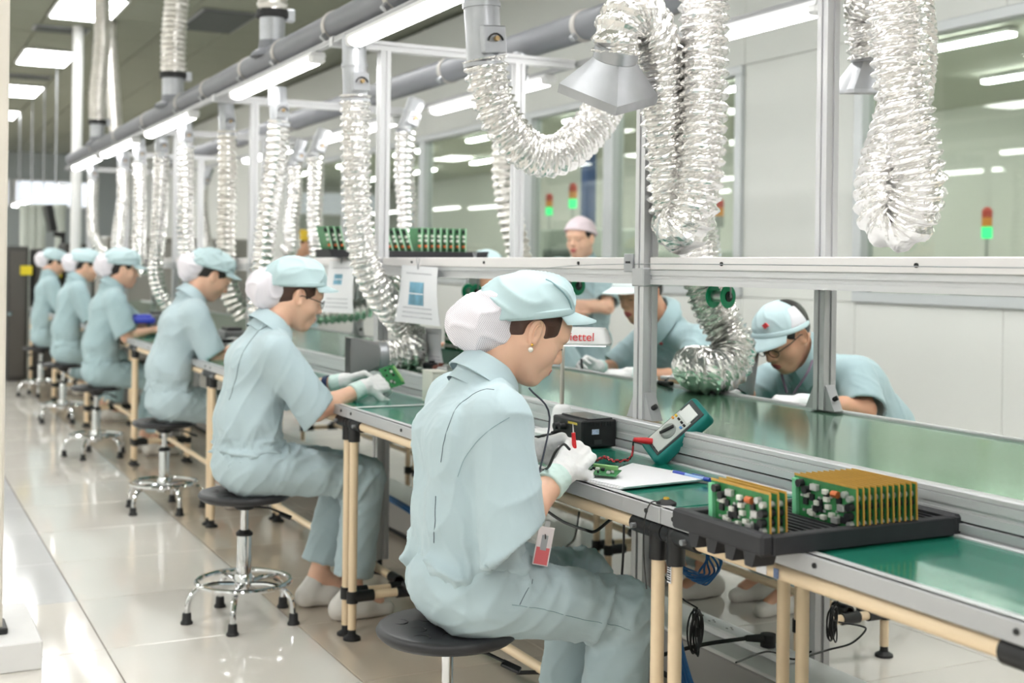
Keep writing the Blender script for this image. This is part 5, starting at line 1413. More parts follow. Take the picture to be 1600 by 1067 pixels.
# ================================================================ THINGS ON THE NEAR BENCHES
M_PCB = mat('green_circuit_board', (52, 128, 74), .35, 0, var=(60, .25))
M_PCBL = mat('pale_green_board_edge', (126, 206, 160), .4)
M_GOLDE = mat('amber_board_edge', (206, 158, 70), .45, 0, var=(30, .1))
M_TEAL = mat('teal_rubber', (26, 132, 126), .5, 0, bump=(200, .1, .001))
M_FACE = mat('meter_face', (206, 212, 208), .4)
M_RED = mat('red_plastic', (222, 44, 50), .4)
M_REDW = mat('red_wire', (206, 60, 66), .45)
M_BLUE = mat('blue_plastic', (38, 70, 176), .3, 0, coat=.3)
M_BLUEC = mat('blue_cable', (22, 92, 150), .45)
M_LCD = mat('meter_display', (236, 240, 238), .25)
M_SILV = mat('tinned_metal', (206, 206, 206), .3, .6)
M_CAPC = mat('black_component', (34, 34, 38), .4)
M_COPPER = mat('copper_coil', (204, 112, 66), .4, .5)
M_WCOMP = mat('white_component', (228, 228, 220), .5)

# ---- stack of papers, pen
pc = [at(*p, Z=.789) for p in ((915, 752), (973, 765), (1110, 751), (985, 727))]
pp = empty('paper_stack', tuple(np.mean(pc, 0)), 'stack of white papers lying in front of the multimeter', 'paper')
for k in range(3):
    off = np.array([(k - 1) * .004, (k - 1) * -.003, k * .0022])
    v = [p + off for p in pc] + [p + off + np.array([0, 0, .0018]) for p in pc]
    MB().add(v, [(0, 1, 2, 3)[::-1], (4, 5, 6, 7), (0, 1, 5, 4), (1, 2, 6, 5), (2, 3, 7, 6), (3, 0, 4, 7)]).build('sheet', M_PAPER, pp, smooth=False)
A, B = at(1048, 736, Z=.797), at(1110, 750, Z=.797); d = unit(B - A)
pn = empty('ballpoint_pen', tuple(A), 'blue ballpoint pen lying beside the papers', 'pen')
MB().cyl(A + d * .012, A + d * .055, .0048, n=12).build('grip', M_BLUE, pn)
MB().cyl(A, A + d * .012, .0012, .0046, n=12).build('tip', M_WCOMP, pn)
MB().cyl(A + d * .055, B - d * .02, .0044, n=12).build('barrel', mat('clear_blue', (150, 180, 226), .15), pn)
MB().cyl(B - d * .02, B, .0052, n=12).build('cap', M_BLUE, pn)
MB().box(A * .3 + B * .7 + np.array([0, 0, .006]), (.004, .04, .0015), rot=np.array(Matrix.Rotation(math.atan2(-d[0], d[1]), 3, 'Z'))).build('clip', M_BLUE, pn)

# ---- multimeter leaning on the rail
mm = empty('multimeter', (1.77, 2.68, TZ), 'teal multimeter leaning against the conveyor rail', 'multimeter')
# local axes of the meter: up along its length, n its face normal
cb_ = (at(1000, 716, Z=TZ) + at(1033, 725, Z=TZ)) / 2
up_ = unit(np.array([.66, -.42, .72])); side_ = unit(np.array([-.25, .85, .0]) - up_ * np.dot([-.25, .85, .0], up_)) * -1.
nf_ = np.cross(side_, up_); nf_ = nf_ if nf_ @ _F < 0 else -nf_
side_ = np.cross(up_, nf_)
RM = np.stack([side_, nf_, up_], 1); ML, MWd, MT = .185, .090, .040
c0 = cb_ + up_ * ML / 2 + np.array([.0, 0, .012])
fm = Field(c0 - .13, c0 + .13, .003)
def mbox(D, x, y, z, hw=MWd / 2, ht=MT / 2, hl=ML / 2, rr=.012):
    q = [x - c0[0], y - c0[1], z - c0[2]]; l = [q[0] * RM[0, i] + q[1] * RM[1, i] + q[2] * RM[2, i] for i in range(3)]
    waist = hw - .004 * np.clip(1 - (l[2] / .06) ** 2, 0, 1)
    a = [np.abs(l[0]) - waist + rr, np.abs(l[1]) - ht + rr, np.abs(l[2]) - hl + rr]
    return np.sqrt(sum(np.maximum(k, 0) ** 2 for k in a)) + np.minimum(np.maximum(np.maximum(a[0], a[1]), a[2]), 0) - rr
fm.func(mbox); V, F = fm.surf(); to_obj('rubber_holster', V, F, M_TEAL, mm)
L_ = lambda x, y, z: c0 + RM @ np.array([x, y, z])
fb_ = MB().box(L_(0, MT / 2 - .001, .004), (MWd - .02, .008, ML - .028), b=.003, rot=RM).build('face_plate', mat('meter_bezel', (70, 76, 78), .4), mm)
MB().box(L_(0, MT / 2 + .0025, -.012), (MWd - .028, .004, ML - .075), b=.0015, rot=RM).build('panel', M_FACE, mm)
MB().box(L_(0, MT / 2 + .004, .052), (.05, .003, .036), b=.001, rot=RM).build('display', M_LCD, mm)
dl = MB().lathe([(.022, 0), (.022, .004), (.017, .008)], L_(0, MT / 2 + .004, -.014), 24, axis=nf_).build('dial', mat('dial_grey', (150, 156, 152), .4), mm)
sub(MB().box(L_(0, MT / 2 + .014, -.014), (.008, .006, .042), b=.002, rot=RM @ RY(.35)).build('dial_pointer', M_BLACK), dl)
for i, (x, z, m) in enumerate(((-.024, .026, mat('yellow_button', (232, 196, 60), .4)), (-.008, .026, M_BLACK), (.008, .026, M_BLACK), (.022, .026, M_BLACK), (-.026, .016, mat('orange_button', (226, 150, 60), .4)), (.020, .016, mat('blue_button', (80, 150, 216), .4)))):
    MB().box(L_(x, MT / 2 + .0055, z), (.009, .004, .006), b=.0015, rot=RM).build('button', m, mm)
for x in (-.024, -.008, .008, .024):
    MB().cyl(L_(x, MT / 2, -.062), L_(x, MT / 2 + .004, -.062), .0075, n=14).build('jack', M_BLACK, mm)
MB().box(L_(.0, -MT / 2 - .004, .055), (.05, .01, .03), b=.004, rot=RM).build('tilt_stand', M_BLACK, mm)
j0 = L_(-.012, MT / 2 + .002, -.062); pdir = unit(nf_ * .8 - up_ * .75 - side_ * .35)
lead = empty('test_lead', tuple(j0), 'red and black test leads twisted from the meter to the glove', 'cable')
MB().tube([j0 + pdir * .002, j0 + pdir * .02, j0 + pdir * .05], [.008, .0085, .0055], n=12).build('plug', M_RED, lead)
e_ = j0 + pdir * .05
path = spline([e_, at(985, 717, Z=TZ + .006), at(960, 722, Z=TZ + .006), at(945, 716, Z=TZ + .007), at(928, 722, Z=TZ + .008), at(915, 715, Z=TZ + .02), (1.47, 2.53, .83)], 14)
n_ = len(path)
for s_, m in ((0, M_REDW), (PI, M_REDW), (1.6, M_BLACK)):
    pts = []
    for i, p in enumerate(path):
        a = i * .55 + s_; w = .0055 * min(1, i / 14.)
        pts.append(np.array(p) + np.array([math.cos(a) * w * .6, math.cos(a) * w * .6, abs(math.sin(a)) * w + .0]))
    MB().tube(pts, .0024, n=8).build('wire', m, lead)
# probe in the right glove, black lead over the back of the hand, held board
pa, pb = np.array(at(897, 693, Y=2.50)), np.array(at(895, 662, Y=2.50))
pr_ = empty('test_probe', tuple(pa), 'red test probe standing out of the front glove', 'probe')
MB().cyl(pa - (pb - pa) * .9, pa + (pb - pa) * .55, .0062, .0046, n=12).build('probe_body', M_RED, pr_)
MB().cyl(pa + (pb - pa) * .55, pb, .002, .001, n=8).build('probe_pin', M_SILV, pr_)
MB().tube(spline([at(890, 702, Y=2.44), at(880, 694, Y=2.43), at(868, 706, Y=2.42), at(858, 728, Y=2.44), at(850, 735, Y=2.5)], 8), .0032, n=8).build('probe_lead', M_BLACK, pr_)
def small_board(c, rot, lab, w=.055, l=.075):
    o = empty('circuit_board', tuple(c), lab, 'circuit board')
    MB().box(c, (w, l, .0018), rot=rot).build('board', M_PCB, o)
    rg = random.Random(5)
    for k in range(8):
        q = c + rot @ np.array([rg.uniform(-.4, .4) * w, rg.uniform(-.4, .4) * l, .004])
        MB().box(q, (rg.uniform(.004, .01), rg.uniform(.004, .01), .006), b=.001, rot=rot).build('component', rg.choice([M_CAPC, M_SILV, M_WCOMP]), o)
    MB().box(c + rot @ np.array([w * .42, 0, .005]), (.008, l * .8, .01), b=.001, rot=rot).build('terminal_block', mat('green_terminal', (150, 196, 130), .45), o)
    return o
c = np.array(at(942, 737, Z=.807))
small_board(c, np.array(Euler((.05, -.12, .75)).to_matrix()), 'small green board with a terminal strip held under the front gloves')
c = np.array(at(612, 588, Y=4.36))
small_board(c, np.array(Euler((.9, -.2, .3)).to_matrix()), 'green circuit board held up by the second woman', .07, .09)

# ---- soldering station, desk lamp
sx0, sx1, sy0, sy1 = 1.705, 1.815, 2.935, 3.10
ss = empty('soldering_station', ((sx0 + sx1) / 2, (sy0 + sy1) / 2, TZ), 'black soldering station box with knobs behind the front gloves', 'soldering station')
xm_, ym_ = (sx0 + sx1) / 2, (sy0 + sy1) / 2
MB().box((xm_, ym_, TZ + .040), (sx1 - sx0, sy1 - sy0, .074), b=.004).build('case', M_BLACK, ss)
MB().box((xm_ + .008, ym_, TZ + .0785), (sx1 - sx0 - .03, sy1 - sy0 - .02, .006), b=.002).build('lid', mat('black_gloss', (36, 36, 40), .2), ss)
for k in range(9): MB().box((sx0 + .02 + k * .009, sy0 - .0005, TZ + .067), (.004, .003, .01)).build('vent_slot', M_DARKGAP, ss)
MB().box((sx0 + .042, sy0 - .001, TZ + .046), (.022, .001, .014)).build('sticker', mat('sticker_blue', (196, 206, 232), .5, var=(200, .3)), ss)
MB().box((sx0 + .05, sy0 - .001, TZ + .018), (.024, .001, .012)).build('rating_plate', mat('dark_plate', (60, 60, 62), .5), ss)
for yy, zz, rr in ((3.06, .05, .011), (3.03, .052, .009), (3.07, .024, .012)):
    MB().cyl((sx0 - .018, yy, TZ + zz), (sx0, yy, TZ + zz), rr * .85, rr, n=14).build('knob', M_BLACKR, ss)
MB().box((sx0 - .001, 2.985, TZ + .066), (.001, .05, .006)).build('yellow_print', mat('yellow_print', (206, 180, 70), .5), ss)
for zz, yy in ((.024, 3.07), (.012, 3.03)):
    MB().tube(spline([(sx0 - .01, yy, TZ + zz), (sx0 - .05, yy + .01, TZ + zz - .004), (sx0 - .12, yy + .05, TZ + .01), (sx0 - .2, yy + .12, TZ + .008)], 8), [.006] * 8 + [.004] * 17, n=8).build('cable', M_BLACK, ss)
lp = empty('desk_lamp', (1.77, 3.16, TZ), 'white desk lamp with red lettering on its shade, beside the face of the front woman', 'lamp')
lb = np.array([1.765, 3.155, TZ])
MB().box(lb + np.array([-.01, 0, .012]), (.12, .14, .022), b=.005).build('base', M_WHITE, lp)
MB().lathe([(.04, .02), (.036, .03), (.026, .085), (.022, .092), (.012, .098)], lb, 24).build('socket', M_WHITE, lp)
MB().cyl(lb + np.array([0, 0, .09]), lb + np.array([0, 0, .315]), .0065, n=14).build('pole', mat('satin_steel', (190, 186, 178), .3, .9), lp)
# shade: long wedge lying along the line of sight to the right
sc0 = at(912, 524, Y=3.1); xr_ = unit(_R * .97 - _F * .12)
yr_ = np.cross([0, 0, 1.], xr_); RS = np.stack([xr_, yr_, np.array([0, 0, 1.])], 1)
v = []
for z, hx, hy in ((-.026, .078, .062), (-.019, .080, .064), (.014, .068, .052), (.022, .062, .046)):
    for i in range(24):
        t = 2 * PI * i / 24; cx_, sy_ = math.cos(t), math.sin(t)
        ex = math.copysign(abs(cx_) ** .35, cx_) * hx; ey = math.copysign(abs(sy_) ** .35, sy_) * hy
        v.append(sc0 + RS @ np.array([ex, ey, z]))
f_ = [(k * 24 + i, k * 24 + (i + 1) % 24, (k + 1) * 24 + (i + 1) % 24, (k + 1) * 24 + i) for k in range(3) for i in range(24)] + [tuple(range(23, -1, -1)), tuple(range(72, 96))]
shd = MB().add(v, f_).build('shade', M_WHITE, lp)
sub(MB().box(sc0 + np.array([0, 0, -.0265]), (.13, .1, .003), rot=RS).build('diffuser', lamp_mat('desk_lamp_led', (1, 1, .98), 4.0)), shd)
MB().tube(spline([lb + np.array([0, 0, .315]), sc0 + RS @ np.array([-.03, .02, .0]), sc0 + RS @ np.array([.0, 0, .0])], 6), .006, n=10).build('neck', M_WHITE, lp)
cu = bpy.data.curves.new('shade_lettering', 'FONT'); cu.body = 'viettel'; cu.size = .034; cu.align_x = 'CENTER'; cu.align_y = 'CENTER'; cu.extrude = .0006
cu.materials.append(M_RED)
tmp_ = bpy.data.objects.new('lettering_source', cu); COL.objects.link(tmp_)
bpy.context.view_layer.update()
lme = bpy.data.meshes.new_from_object(tmp_.evaluated_get(bpy.context.evaluated_depsgraph_get()))
bpy.data.objects.remove(tmp_); bpy.data.curves.remove(cu)
if not lme.materials: lme.materials.append(M_RED)
to_ = bpy.data.objects.new('lettering', lme); COL.objects.link(to_); to_.parent = lp
tw = Matrix(((xr_[0], 0, -yr_[0], 0), (xr_[1], 0, -yr_[1], 0), (0, 1, 0, 0), (0, 0, 0, 1)))
tw.translation = Vector(tuple(sc0 + RS @ np.array([-.008, -.0605, -.002])))
tw = tw @ Matrix.Rotation(math.radians(-18), 4, 'X')
to_.matrix_parent_inverse = Matrix.Translation(-Vector(lp.location))
to_.matrix_basis = tw

# ---- grounding snap on the bench joint
gs = empty('grounding_snap', (1.474, 2.195, TZ), 'small black grounding snap with yellow top at the bench joint', 'snap')
MB().lathe([(.022, 0), (.021, .004), (.012, .009), (.006, .011)], (1.478, 2.19, TZ), 20).build('dome', M_BLACKR, gs)
MB().lathe([(.007, 0), (.006, .004), (.002, .005)], (1.478, 2.19, TZ + .0105), 12).build('snap_button', mat('brass_snap', (206, 170, 70), .35, .6), gs)
MB().tube(spline([(1.47, 2.185, TZ + .004), (1.44, 2.19, TZ + .006), (1.425, 2.19, TZ - .03), (1.43, 2.20, TZ - .1), (1.425, 2.18, TZ - .17)], 8), .0014, n=6).build('cord', M_BLACK, gs)

# ---- black tray with circuit boards (front bench)
ty0, ty1, tx0, tx1 = 1.712, 1.985, 1.352, 1.826
M_TRAY = mat('black_conductive_tray', (40, 40, 44), .55, 0, var=(30, .12))
tr_ = empty('board_tray', ((tx0 + tx1) / 2, (ty0 + ty1) / 2, TZ), 'black slotted tray of circuit boards on the nearest bench', 'tray')
MB().box(((tx0 + tx1) / 2, (ty0 + ty1) / 2, TZ + .014), (tx1 - tx0 - .01, ty1 - ty0 - .01, .022), b=.003).build('floor_plate', M_TRAY, tr_)
for k in range(24):
    x = tx0 + .03 + k * (tx1 - tx0 - .06) / 23
    MB().box((x, (ty0 + ty1) / 2, TZ + .0265), (.006, ty1 - ty0 - .06, .005)).build('rib', M_TRAY, tr_)
for y in (ty0 + .012, ty1 - .012):
    MB().box(((tx0 + tx1) / 2, y, TZ + .018), (tx1 - tx0 - .05, .024, .034), b=.002).build('side_wall', M_TRAY, tr_)
for x in (tx0 + .012, tx1 - .012):
    MB().box((x, (ty0 + ty1) / 2, TZ + .020), (.026, ty1 - ty0, .038), b=.005).build('end_wall', M_TRAY, tr_)
for k in range(4):
    MB().prism([(ty0 + .02 + k * .055, TZ + .004), (ty0 + .055 + k * .055, TZ + .004), (ty0 + .05 + k * .055, TZ - .022), (ty0 + .03 + k * .055, TZ - .022)], tx0 + .002, tx0 + .05, axes=(1, 2, 0)).build('foot', M_TRAY, tr_)
rb = random.Random(11)
bd_board = MB().box((0, 0, .04), (.0016, .172, .08)).mesh('board', M_PCB)
bd_edge = MB().box((0, 0, .081), (.0024, .172, .004)).box((0, -.0855, .04), (.0024, .003, .08)).mesh('amber_edge', M_GOLDE)
bd_conn = MB().box((-.004, .079, .04), (.01, .012, .07), b=.001).mesh('connector', M_PCBL)
comp = [(MB().cyl((-.001, 0, 0), (-.013, 0, 0), .0075, n=12).mesh('capacitor', M_CAPC)), (MB().box((-.006, 0, 0), (.01, .018, .012), b=.001).mesh('component', M_SILV)), (MB().cyl((-.001, 0, 0), (-.011, 0, 0), .006, n=10).mesh('capacitor', M_SILV)),
        (MB().cyl((-.006, -.008, 0), (-.006, .008, 0), .0065, n=10).mesh('coil', M_COPPER)), (MB().box((-.005, 0, 0), (.009, .012, .009), b=.001).mesh('component', M_WCOMP)), (MB().box((-.003, 0, 0), (.004, .012, .012)).mesh('chip', M_CAPC)), (MB().box((-.002, 0, 0), (.003, .006, .004)).mesh('chip', M_SILV))]
lay = [(0, .055, .068), (0, .04, .058), (1, .02, .066), (5, .045, .035), (4, -.005, .062), (3, -.03, .062), (2, -.052, .066), (2, -.064, .06), (1, -.045, .04), (5, .01, .04), (0, -.064, .045), (0, -.062, .028), (6, .03, .02), (6, .05, .018), (4, -.02, .022), (5, -.045, .018), (2, -.064, .014), (6, 0, .025), (6, .055, .045), (4, .0, .014), (6, -.03, .03), (5, .03, .045), (1, -.03, .015), (6, .015, .012)]
def board_in_tray(x, y, z, tilt, lab, detail, grp):
    o = empty('circuit_board', (x, y, z), lab, 'circuit board', grp)
    for me in (bd_board, bd_edge, bd_conn): link(me.name.split('.')[0], me, o, loc=(0, 0, 0))
    for i, (ci, yy, zz) in enumerate(lay):
        if detail or yy < -.04: link(comp[ci].name.split('.')[0], comp[ci], o, loc=(0, yy * 1.14, zz))
    o.rotation_euler = (0, tilt, 0)
    return o
lay += [(rb.choice((5, 6, 6, 4, 6)), rb.uniform(-.06, .055), rb.uniform(.01, .055)) for _ in range(26)]
nth = ['first', 'second', 'third', 'fourth', 'fifth', 'sixth', 'seventh', 'eighth', 'ninth', 'tenth', 'eleventh', 'twelfth']
for k in range(3): board_in_tray(1.392 + k * .0175, 1.825, TZ + .022, -.03, '%s circuit board of the small group at the front of the tray' % nth[k], k == 0, 'boards standing in the black tray')
for k in range(11): board_in_tray(1.574 + k * .0142, 1.808, TZ + .022, -.03, '%s circuit board of the long group at the back of the tray' % nth[k], k == 0, 'boards standing in the black tray')

# ---- rack of boards on the shelf (its length runs across the line)
rx0, rx1, ryc = 1.905, 2.52, 5.33
rk = empty('board_rack', ((rx0 + rx1) / 2, ryc, SHZ), 'long black rack of circuit boards standing on the shelf', 'rack')
rx0 -= .14
MB().box(((rx0 + rx1) / 2, ryc, SHZ + .020), (rx1 - rx0 - .02, .20, .018), b=.003).build('base', M_TRAY, rk)
for y in (ryc - .10, ryc + .10): MB().box(((rx0 + rx1) / 2, y, SHZ + .026), (rx1 - rx0, .016, .034), b=.003).build('side_wall', M_TRAY, rk)
for x, s in ((rx0, -1), (rx1, 1)): MB().prism([(x - s * .03, SHZ + .010), (x - s * .006, SHZ + .010), (x + s * .01, SHZ + .046), (x - s * .03, SHZ + .046)], ryc - .10, ryc + .10, axes=(0, 2, 1)).build('end_wall', M_TRAY, rk)
M_ORC = mat('orange_component', (224, 110, 60), .45)
rb_board = MB().box((0, 0, .06), (.002, .15, .12)).mesh('board', M_PCB)
rb_edge = MB().box((0, -.076, .06), (.006, .003, .12)).mesh('pale_edge', mat('pale_edge', (170, 216, 180), .5))
rb_w = MB().box((-.007, -.068, 0), (.012, .012, .012), b=.002).mesh('white_component', M_WCOMP)
rb_o = MB().box((-.007, -.068, 0), (.012, .012, .012), b=.002).mesh('orange_component', M_ORC)
rb_k = MB().box((-.008, -.066, 0), (.013, .01, .018), b=.002).mesh('black_component', M_CAPC)
def rack_board(x, tilt, lab):
    o = empty('rack_board', (x, ryc, SHZ + .03), lab, 'circuit board', 'boards standing in the shelf rack')
    link('board', rb_board, o, loc=(0, 0, 0)); link('pale_edge', rb_edge, o, loc=(0, 0, 0))
    for z in (.062, .082): link('white_component', rb_w, o, loc=(0, 0, z))
    link('orange_component', rb_o, o, loc=(0, 0, .036)); link('black_component', rb_k, o, loc=(0, 0, .105))
    o.rotation_euler = (0, tilt, 0)
bx = lambda px_: at(px_, 390, Y=ryc - .07)[0]
for k in range(8): rack_board(bx(658 + k * 9.8), 0, '%s upright board counted from the leaning ones in the shelf rack' % nth[k])
for k in range(7): rack_board(bx(585 + k * 10), -.32, '%s leaning board next to the upright ones in the shelf rack' % nth[k])
for k in range(3): rack_board(bx(520 + k * 10), -.25, '%s leaning board at the left end of the shelf rack' % nth[k])

# ---- solder wire reels under the shelf
M_REEL = mat('green_reel', (20, 196, 136), .35)
def reel(px, py, X, lab):
    c = at(px, py, X=X)
    o = empty('solder_reel', tuple(c), lab, 'reel', 'green solder reels hanging under the shelf')
    axd = np.array([.25, -.95, 0]); axd /= np.linalg.norm(axd)
    for s in (-1, 1):
        MB().lathe([(.012, -.003), (.034, -.003), (.036, 0), (.034, .003), (.012, .003)], c + axd * .028 * s, 28, axis=axd).build('flange', M_REEL, o)
    MB().cyl(c - axd * .027, c + axd * .027, .017, n=20).build('wound_wire', M_SILV, o)
    MB().lathe([(.006, 0), (.016, .0), (.016, .004), (.006, .004)], c + axd * .030, 20, axis=axd).build('hub_ring', M_BLACK, o)
    MB().tube([c - axd * .04, c + axd * .04], .004, n=8).build('spindle', M_GALV, o)
    for s in (-1, 1): MB().tube([c + axd * .038 * s, c + axd * .038 * s + np.array([0, 0, SHZ - .03 - c[2]])], .0025, n=6).build('hanger', M_GALV, o)
reel(1126, 463, 2.3, 'green solder reel hanging right of the nearest post')
reel(895, 446, 2.3, 'green solder reel hanging beside the visor of the front woman')
reel(738, 456, 2.3, 'green solder reel half hidden by the hair net of the front woman')

# ---- hanging papers on a cord
xh = 1.845
cord = tag(MB().tube(spline([(xh, 6.7, 1.285), (xh, 5.8, 1.262), (xh, 4.92, 1.282), (xh, 4.4, 1.262), (xh, 3.6, 1.268), (xh, 2.95, 1.29), (xh, 1.2, 1.288)], 8), .0014, n=6).build('steel_cable', M_GALV), 'thin steel cord strung along the front of the shelf', 'cord')
def hung(p4, lab, pic=None, X=1.84, clip=True):
    q = [np.array(at(*p, X=X)) for p in p4]
    o = empty('hanging_sheet', tuple(q[0]), lab, 'sheet', 'instruction sheets hanging from the shelf')
    def grid(u, v, e): 
        a = q[0] * (1 - u) + q[1] * u; b = q[3] * (1 - u) + q[2] * u
        return a * (1 - v) + b * v + np.array([-e - .012 * math.sin(v * PI) * (u - .3), 0, 0])
    def slab(u0, u1, v0, v1, e, t, n=6):
        vv = []; ff = []
        for s in (e, e - t):
            for i in range(n + 1):
                for j in range(n + 1): vv.append(grid(u0 + (u1 - u0) * i / n, v0 + (v1 - v0) * j / n, s))
        o_ = (n + 1) ** 2
        for i in range(n):
            for j in range(n):
                a = i * (n + 1) + j; c = (a, a + n + 1, a + n + 2, a + 1); ff += [c, tuple(k + o_ for k in c[::-1])]
        return MB().add(vv, ff)
    s = slab(0, 1, 0, 1, 0, .0015).build('sheet', M_PAPER, o)
    if pic: slab(*pic, .0012, .0006).build('printed_picture', M_CYANP, o); slab(pic[0], pic[1], (pic[2] + pic[3]) / 2 - .01, (pic[2] + pic[3]) / 2 + .01, .002, .0006, 2).build('picture_divider', M_PAPER, o)
    for v0 in (.12, .72, .8, .88): slab(.15, .85, v0, v0 + .02, .001, .0005, 3).build('text_line', M_GRAYINK, o)
    if clip:
        c = grid(.5, .0, 0)
        MB().tube([c + np.array([-.006, .012, .03]), c + np.array([-.006, -.002, -.012])], .002, n=6).tube([c + np.array([.004, .006, .03]), c + np.array([-.006, -.002, -.012])], .002, n=6).build('clip', M_GALV, o)
hung([(628, 414), (684, 418), (688, 510), (617, 502)], 'white sheet with a blue printed picture hanging under the shelf', (.28, .66, .28, .68))
hung([(515, 408), (556, 408), (552, 490), (498, 487)], 'white sheet hanging behind the visor of the second woman', (.3, .6, .25, .45))
hung([(664, 512), (690, 514), (694, 575), (668, 572)], 'smaller sheet hanging lower behind the pictured one', None, 2.0, False)
hung([(735, 405), (752, 405), (752, 470), (728, 470)], 'grey translucent sheet hanging behind the hair net', None, 2.4, True)

# ---- things by the second woman and on the belt
cbx = tag(MB().box((1.80, 4.16, TZ + .055), (.06, .09, .11), b=.004).box((1.80, 4.16, TZ + .112), (.064, .094, .006), b=.002).build('cream_box', mat('cream_plastic', (228, 226, 216), .5)), 'cream plastic box on the bench behind the front shoulder', 'box')
b2 = empty('belt_board_rack', (2.2, 4.75, BZ), 'small rack of green boards with white parts riding on the belt', 'rack')
MB().box((2.2, 4.75, BZ + .035), (.16, .22, .06), b=.004).build('crate', mat('green_crate', (44, 110, 84), .4), b2)
for k in range(6):
    y = 4.67 + k * .032
    MB().box((2.2, y, BZ + .10), (.13, .003, .12)).build('board', M_PCB, b2)
    for z in (.08, .11, .14): MB().box((2.135, y - .004, BZ + z), (.012, .012, .014), b=.002).build('component', M_WCOMP, b2)
r0 = random.Random(3)
for k in range(9):
    y = 3.95 + k * .11 + r0.uniform(-.02, .02); x = 1.93 + r0.uniform(-.03, .08)
    m = [M_SILV, mat('brown_part', (120, 72, 60), .6), M_CAPC, M_WCOMP][k % 4]
    tag(MB().box((x, y, BZ + .014), (.05, .06, .024), b=.006, rot=np.array(Euler((0, 0, r0.uniform(-1, 1))).to_matrix())).cyl((x, y, BZ + .026), (x, y, BZ + .034), .012, n=10).build('small_part', m), 'small %s part on the belt behind the front woman, %s in the row' % (['silver', 'brown', 'black', 'white'][k % 4], nth[k]), 'part', 'loose parts on the belt')
# tools beside the man in the white cap
for k, (px_, py_) in enumerate(((1005, 592), (1022, 596), (1040, 598), (1050, 590))):
    c = at(px_, py_, Z=BZ + .008)
    tag(MB().box(c, (.10, .022, .014), b=.005, rot=np.array(Euler((0, .05, .4 + k * .5)).to_matrix())).cyl(c + np.array([0, 0, .006]), c + np.array([.03, .03, .012]), .006, n=8).build('hand_tool', M_CAPC if k % 2 == 0 else M_SILV), '%s hand tool in the pile right of the nearest post' % ['leftmost black', 'leftmost silver', 'second black', 'rightmost silver'][k], 'tool', 'tool pile on the belt')
# blue part of the fourth woman, dark boxes on the benches further down
c = at(222, 500, Y=8.5)
tag(MB().box(c, (.14, .18, .04), b=.01).box(c + np.array([0, 0, .028]), (.10, .12, .02), b=.008).build('blue_part', mat('blue_part', (58, 76, 200), .4)), 'blue part in the hands of the fourth woman', 'part')
bxl = [(350, 505, 6.7, (.16, .22, .07)), (375, 495, 6.9, (.12, .2, .12)), (245, 480, 8.7, (.12, .16, .14)), (335, 482, 7.2, (.2, .25, .08))]
for k, (px_, py_, Y, s_) in enumerate(bxl):
    c = at(px_, py_, Y=Y); c[0] = min(max(c[0], 1.6), 1.76); z = TZ
    o = empty('test_fixture', (c[0], Y, z), 'grey test fixture on the bench of the %s' % ['third woman, beside her hands', 'third woman, behind the first', 'fourth woman', 'third woman, farthest'][k], 'fixture', 'grey fixtures on the far benches')
    MB().box((c[0], Y, z + s_[2] / 2), s_, b=.008).build('case', mat('fixture_grey', (128, 130, 130), .5), o)
    MB().box((c[0], Y, z + s_[2] + .008), (s_[0] * .7, s_[1] * .7, .016), b=.004).build('lid', M_CAPC, o)
    MB().cyl((c[0] - s_[0] / 2 - .01, Y, z + s_[2] * .6), (c[0] - s_[0] / 2, Y, z + s_[2] * .6), .014, n=12).build('knob', M_BLACKR, o)

# ================================================================ UNDER THE BENCHES: cables, power strips
def cable(lab, pts, r, m, nm='cable'): return tag(MB().tube(spline(pts, 10), r, n=8).build(nm, m), lab, 'cable')
for k in range(2):
    y0_ = (2.80, 4.55)[k]
    o = empty('power_strip', (2.31, y0_ + .2, .168), ['white power strip on the trunking behind the front legs', 'white power strip on the trunking, further along'][k], 'power strip')
    MB().box((2.31, y0_ + .22, .182), (.07, .46, .026), b=.005).build('case', M_WHITE, o)
    for i in range(4):
        for dx, dy in ((-.008, .008), (.008, .008), (0, -.008)):
            MB().box((2.31 + dx, y0_ + .09 + i * .09 + dy, .1955), (.003, .008, .001)).build('socket_slot', M_BLACK, o)
    MB().box((2.31, y0_ + .43, .197), (.016, .022, .005), b=.001).build('switch', M_BLACK, o)
pg = empty('power_plug', (2.30, 2.86, .2), 'black power plug in the strip with its thick black cable', 'plug')
MB().cyl((2.30, 2.88, .196), (2.30, 2.88, .232), .022, n=18).build('plug_body', M_BLACKR, pg)
MB().cyl((2.28, 2.88, .222), (2.23, 2.89, .225), .013, .009, n=12).build('strain_relief', M_BLACKR, pg)
MB().tube(spline([(2.23, 2.89, .225), (2.1, 2.92, .215), (1.95, 2.95, .19), (1.80, 3.0, .16), (1.6, 3.1, .15)], 8), .006, n=8).build('cord', M_BLACK, pg)
# bundled black leads
def bundle(lab, c, h_, w_, seed, lead_to):
    o = empty('cable_bundle', tuple(c), lab, 'cable'); r = random.Random(seed)
    for k in range(7):
        pts = []; fx_, fy_, fz_, ph_ = r.uniform(.4, 1), r.uniform(.2, .8), r.uniform(.7, 1), r.uniform(-.6, .6)
        for t in np.linspace(0, 2 * PI, 25)[:-1]:
            pts.append(np.array(c) + np.array([math.sin(t) * w_ * fx_, math.sin(t + ph_) * w_ * fy_ + k * .002, math.cos(t) * h_ * fz_]))
        MB().tube(pts, .0024, n=6, closed=True).build('loop', M_BLACK, o)
    MB().tube(spline([np.array(c) + np.array([0, 0, h_])] + [np.array(p) for p in lead_to], 6), .0024, n=6).build('lead', M_BLACK, o)
    MB().lathe([(.008, -.01), (.009, -.01), (.009, .01), (.008, .01)], c, 10).build('tie', M_BLACKR, o)
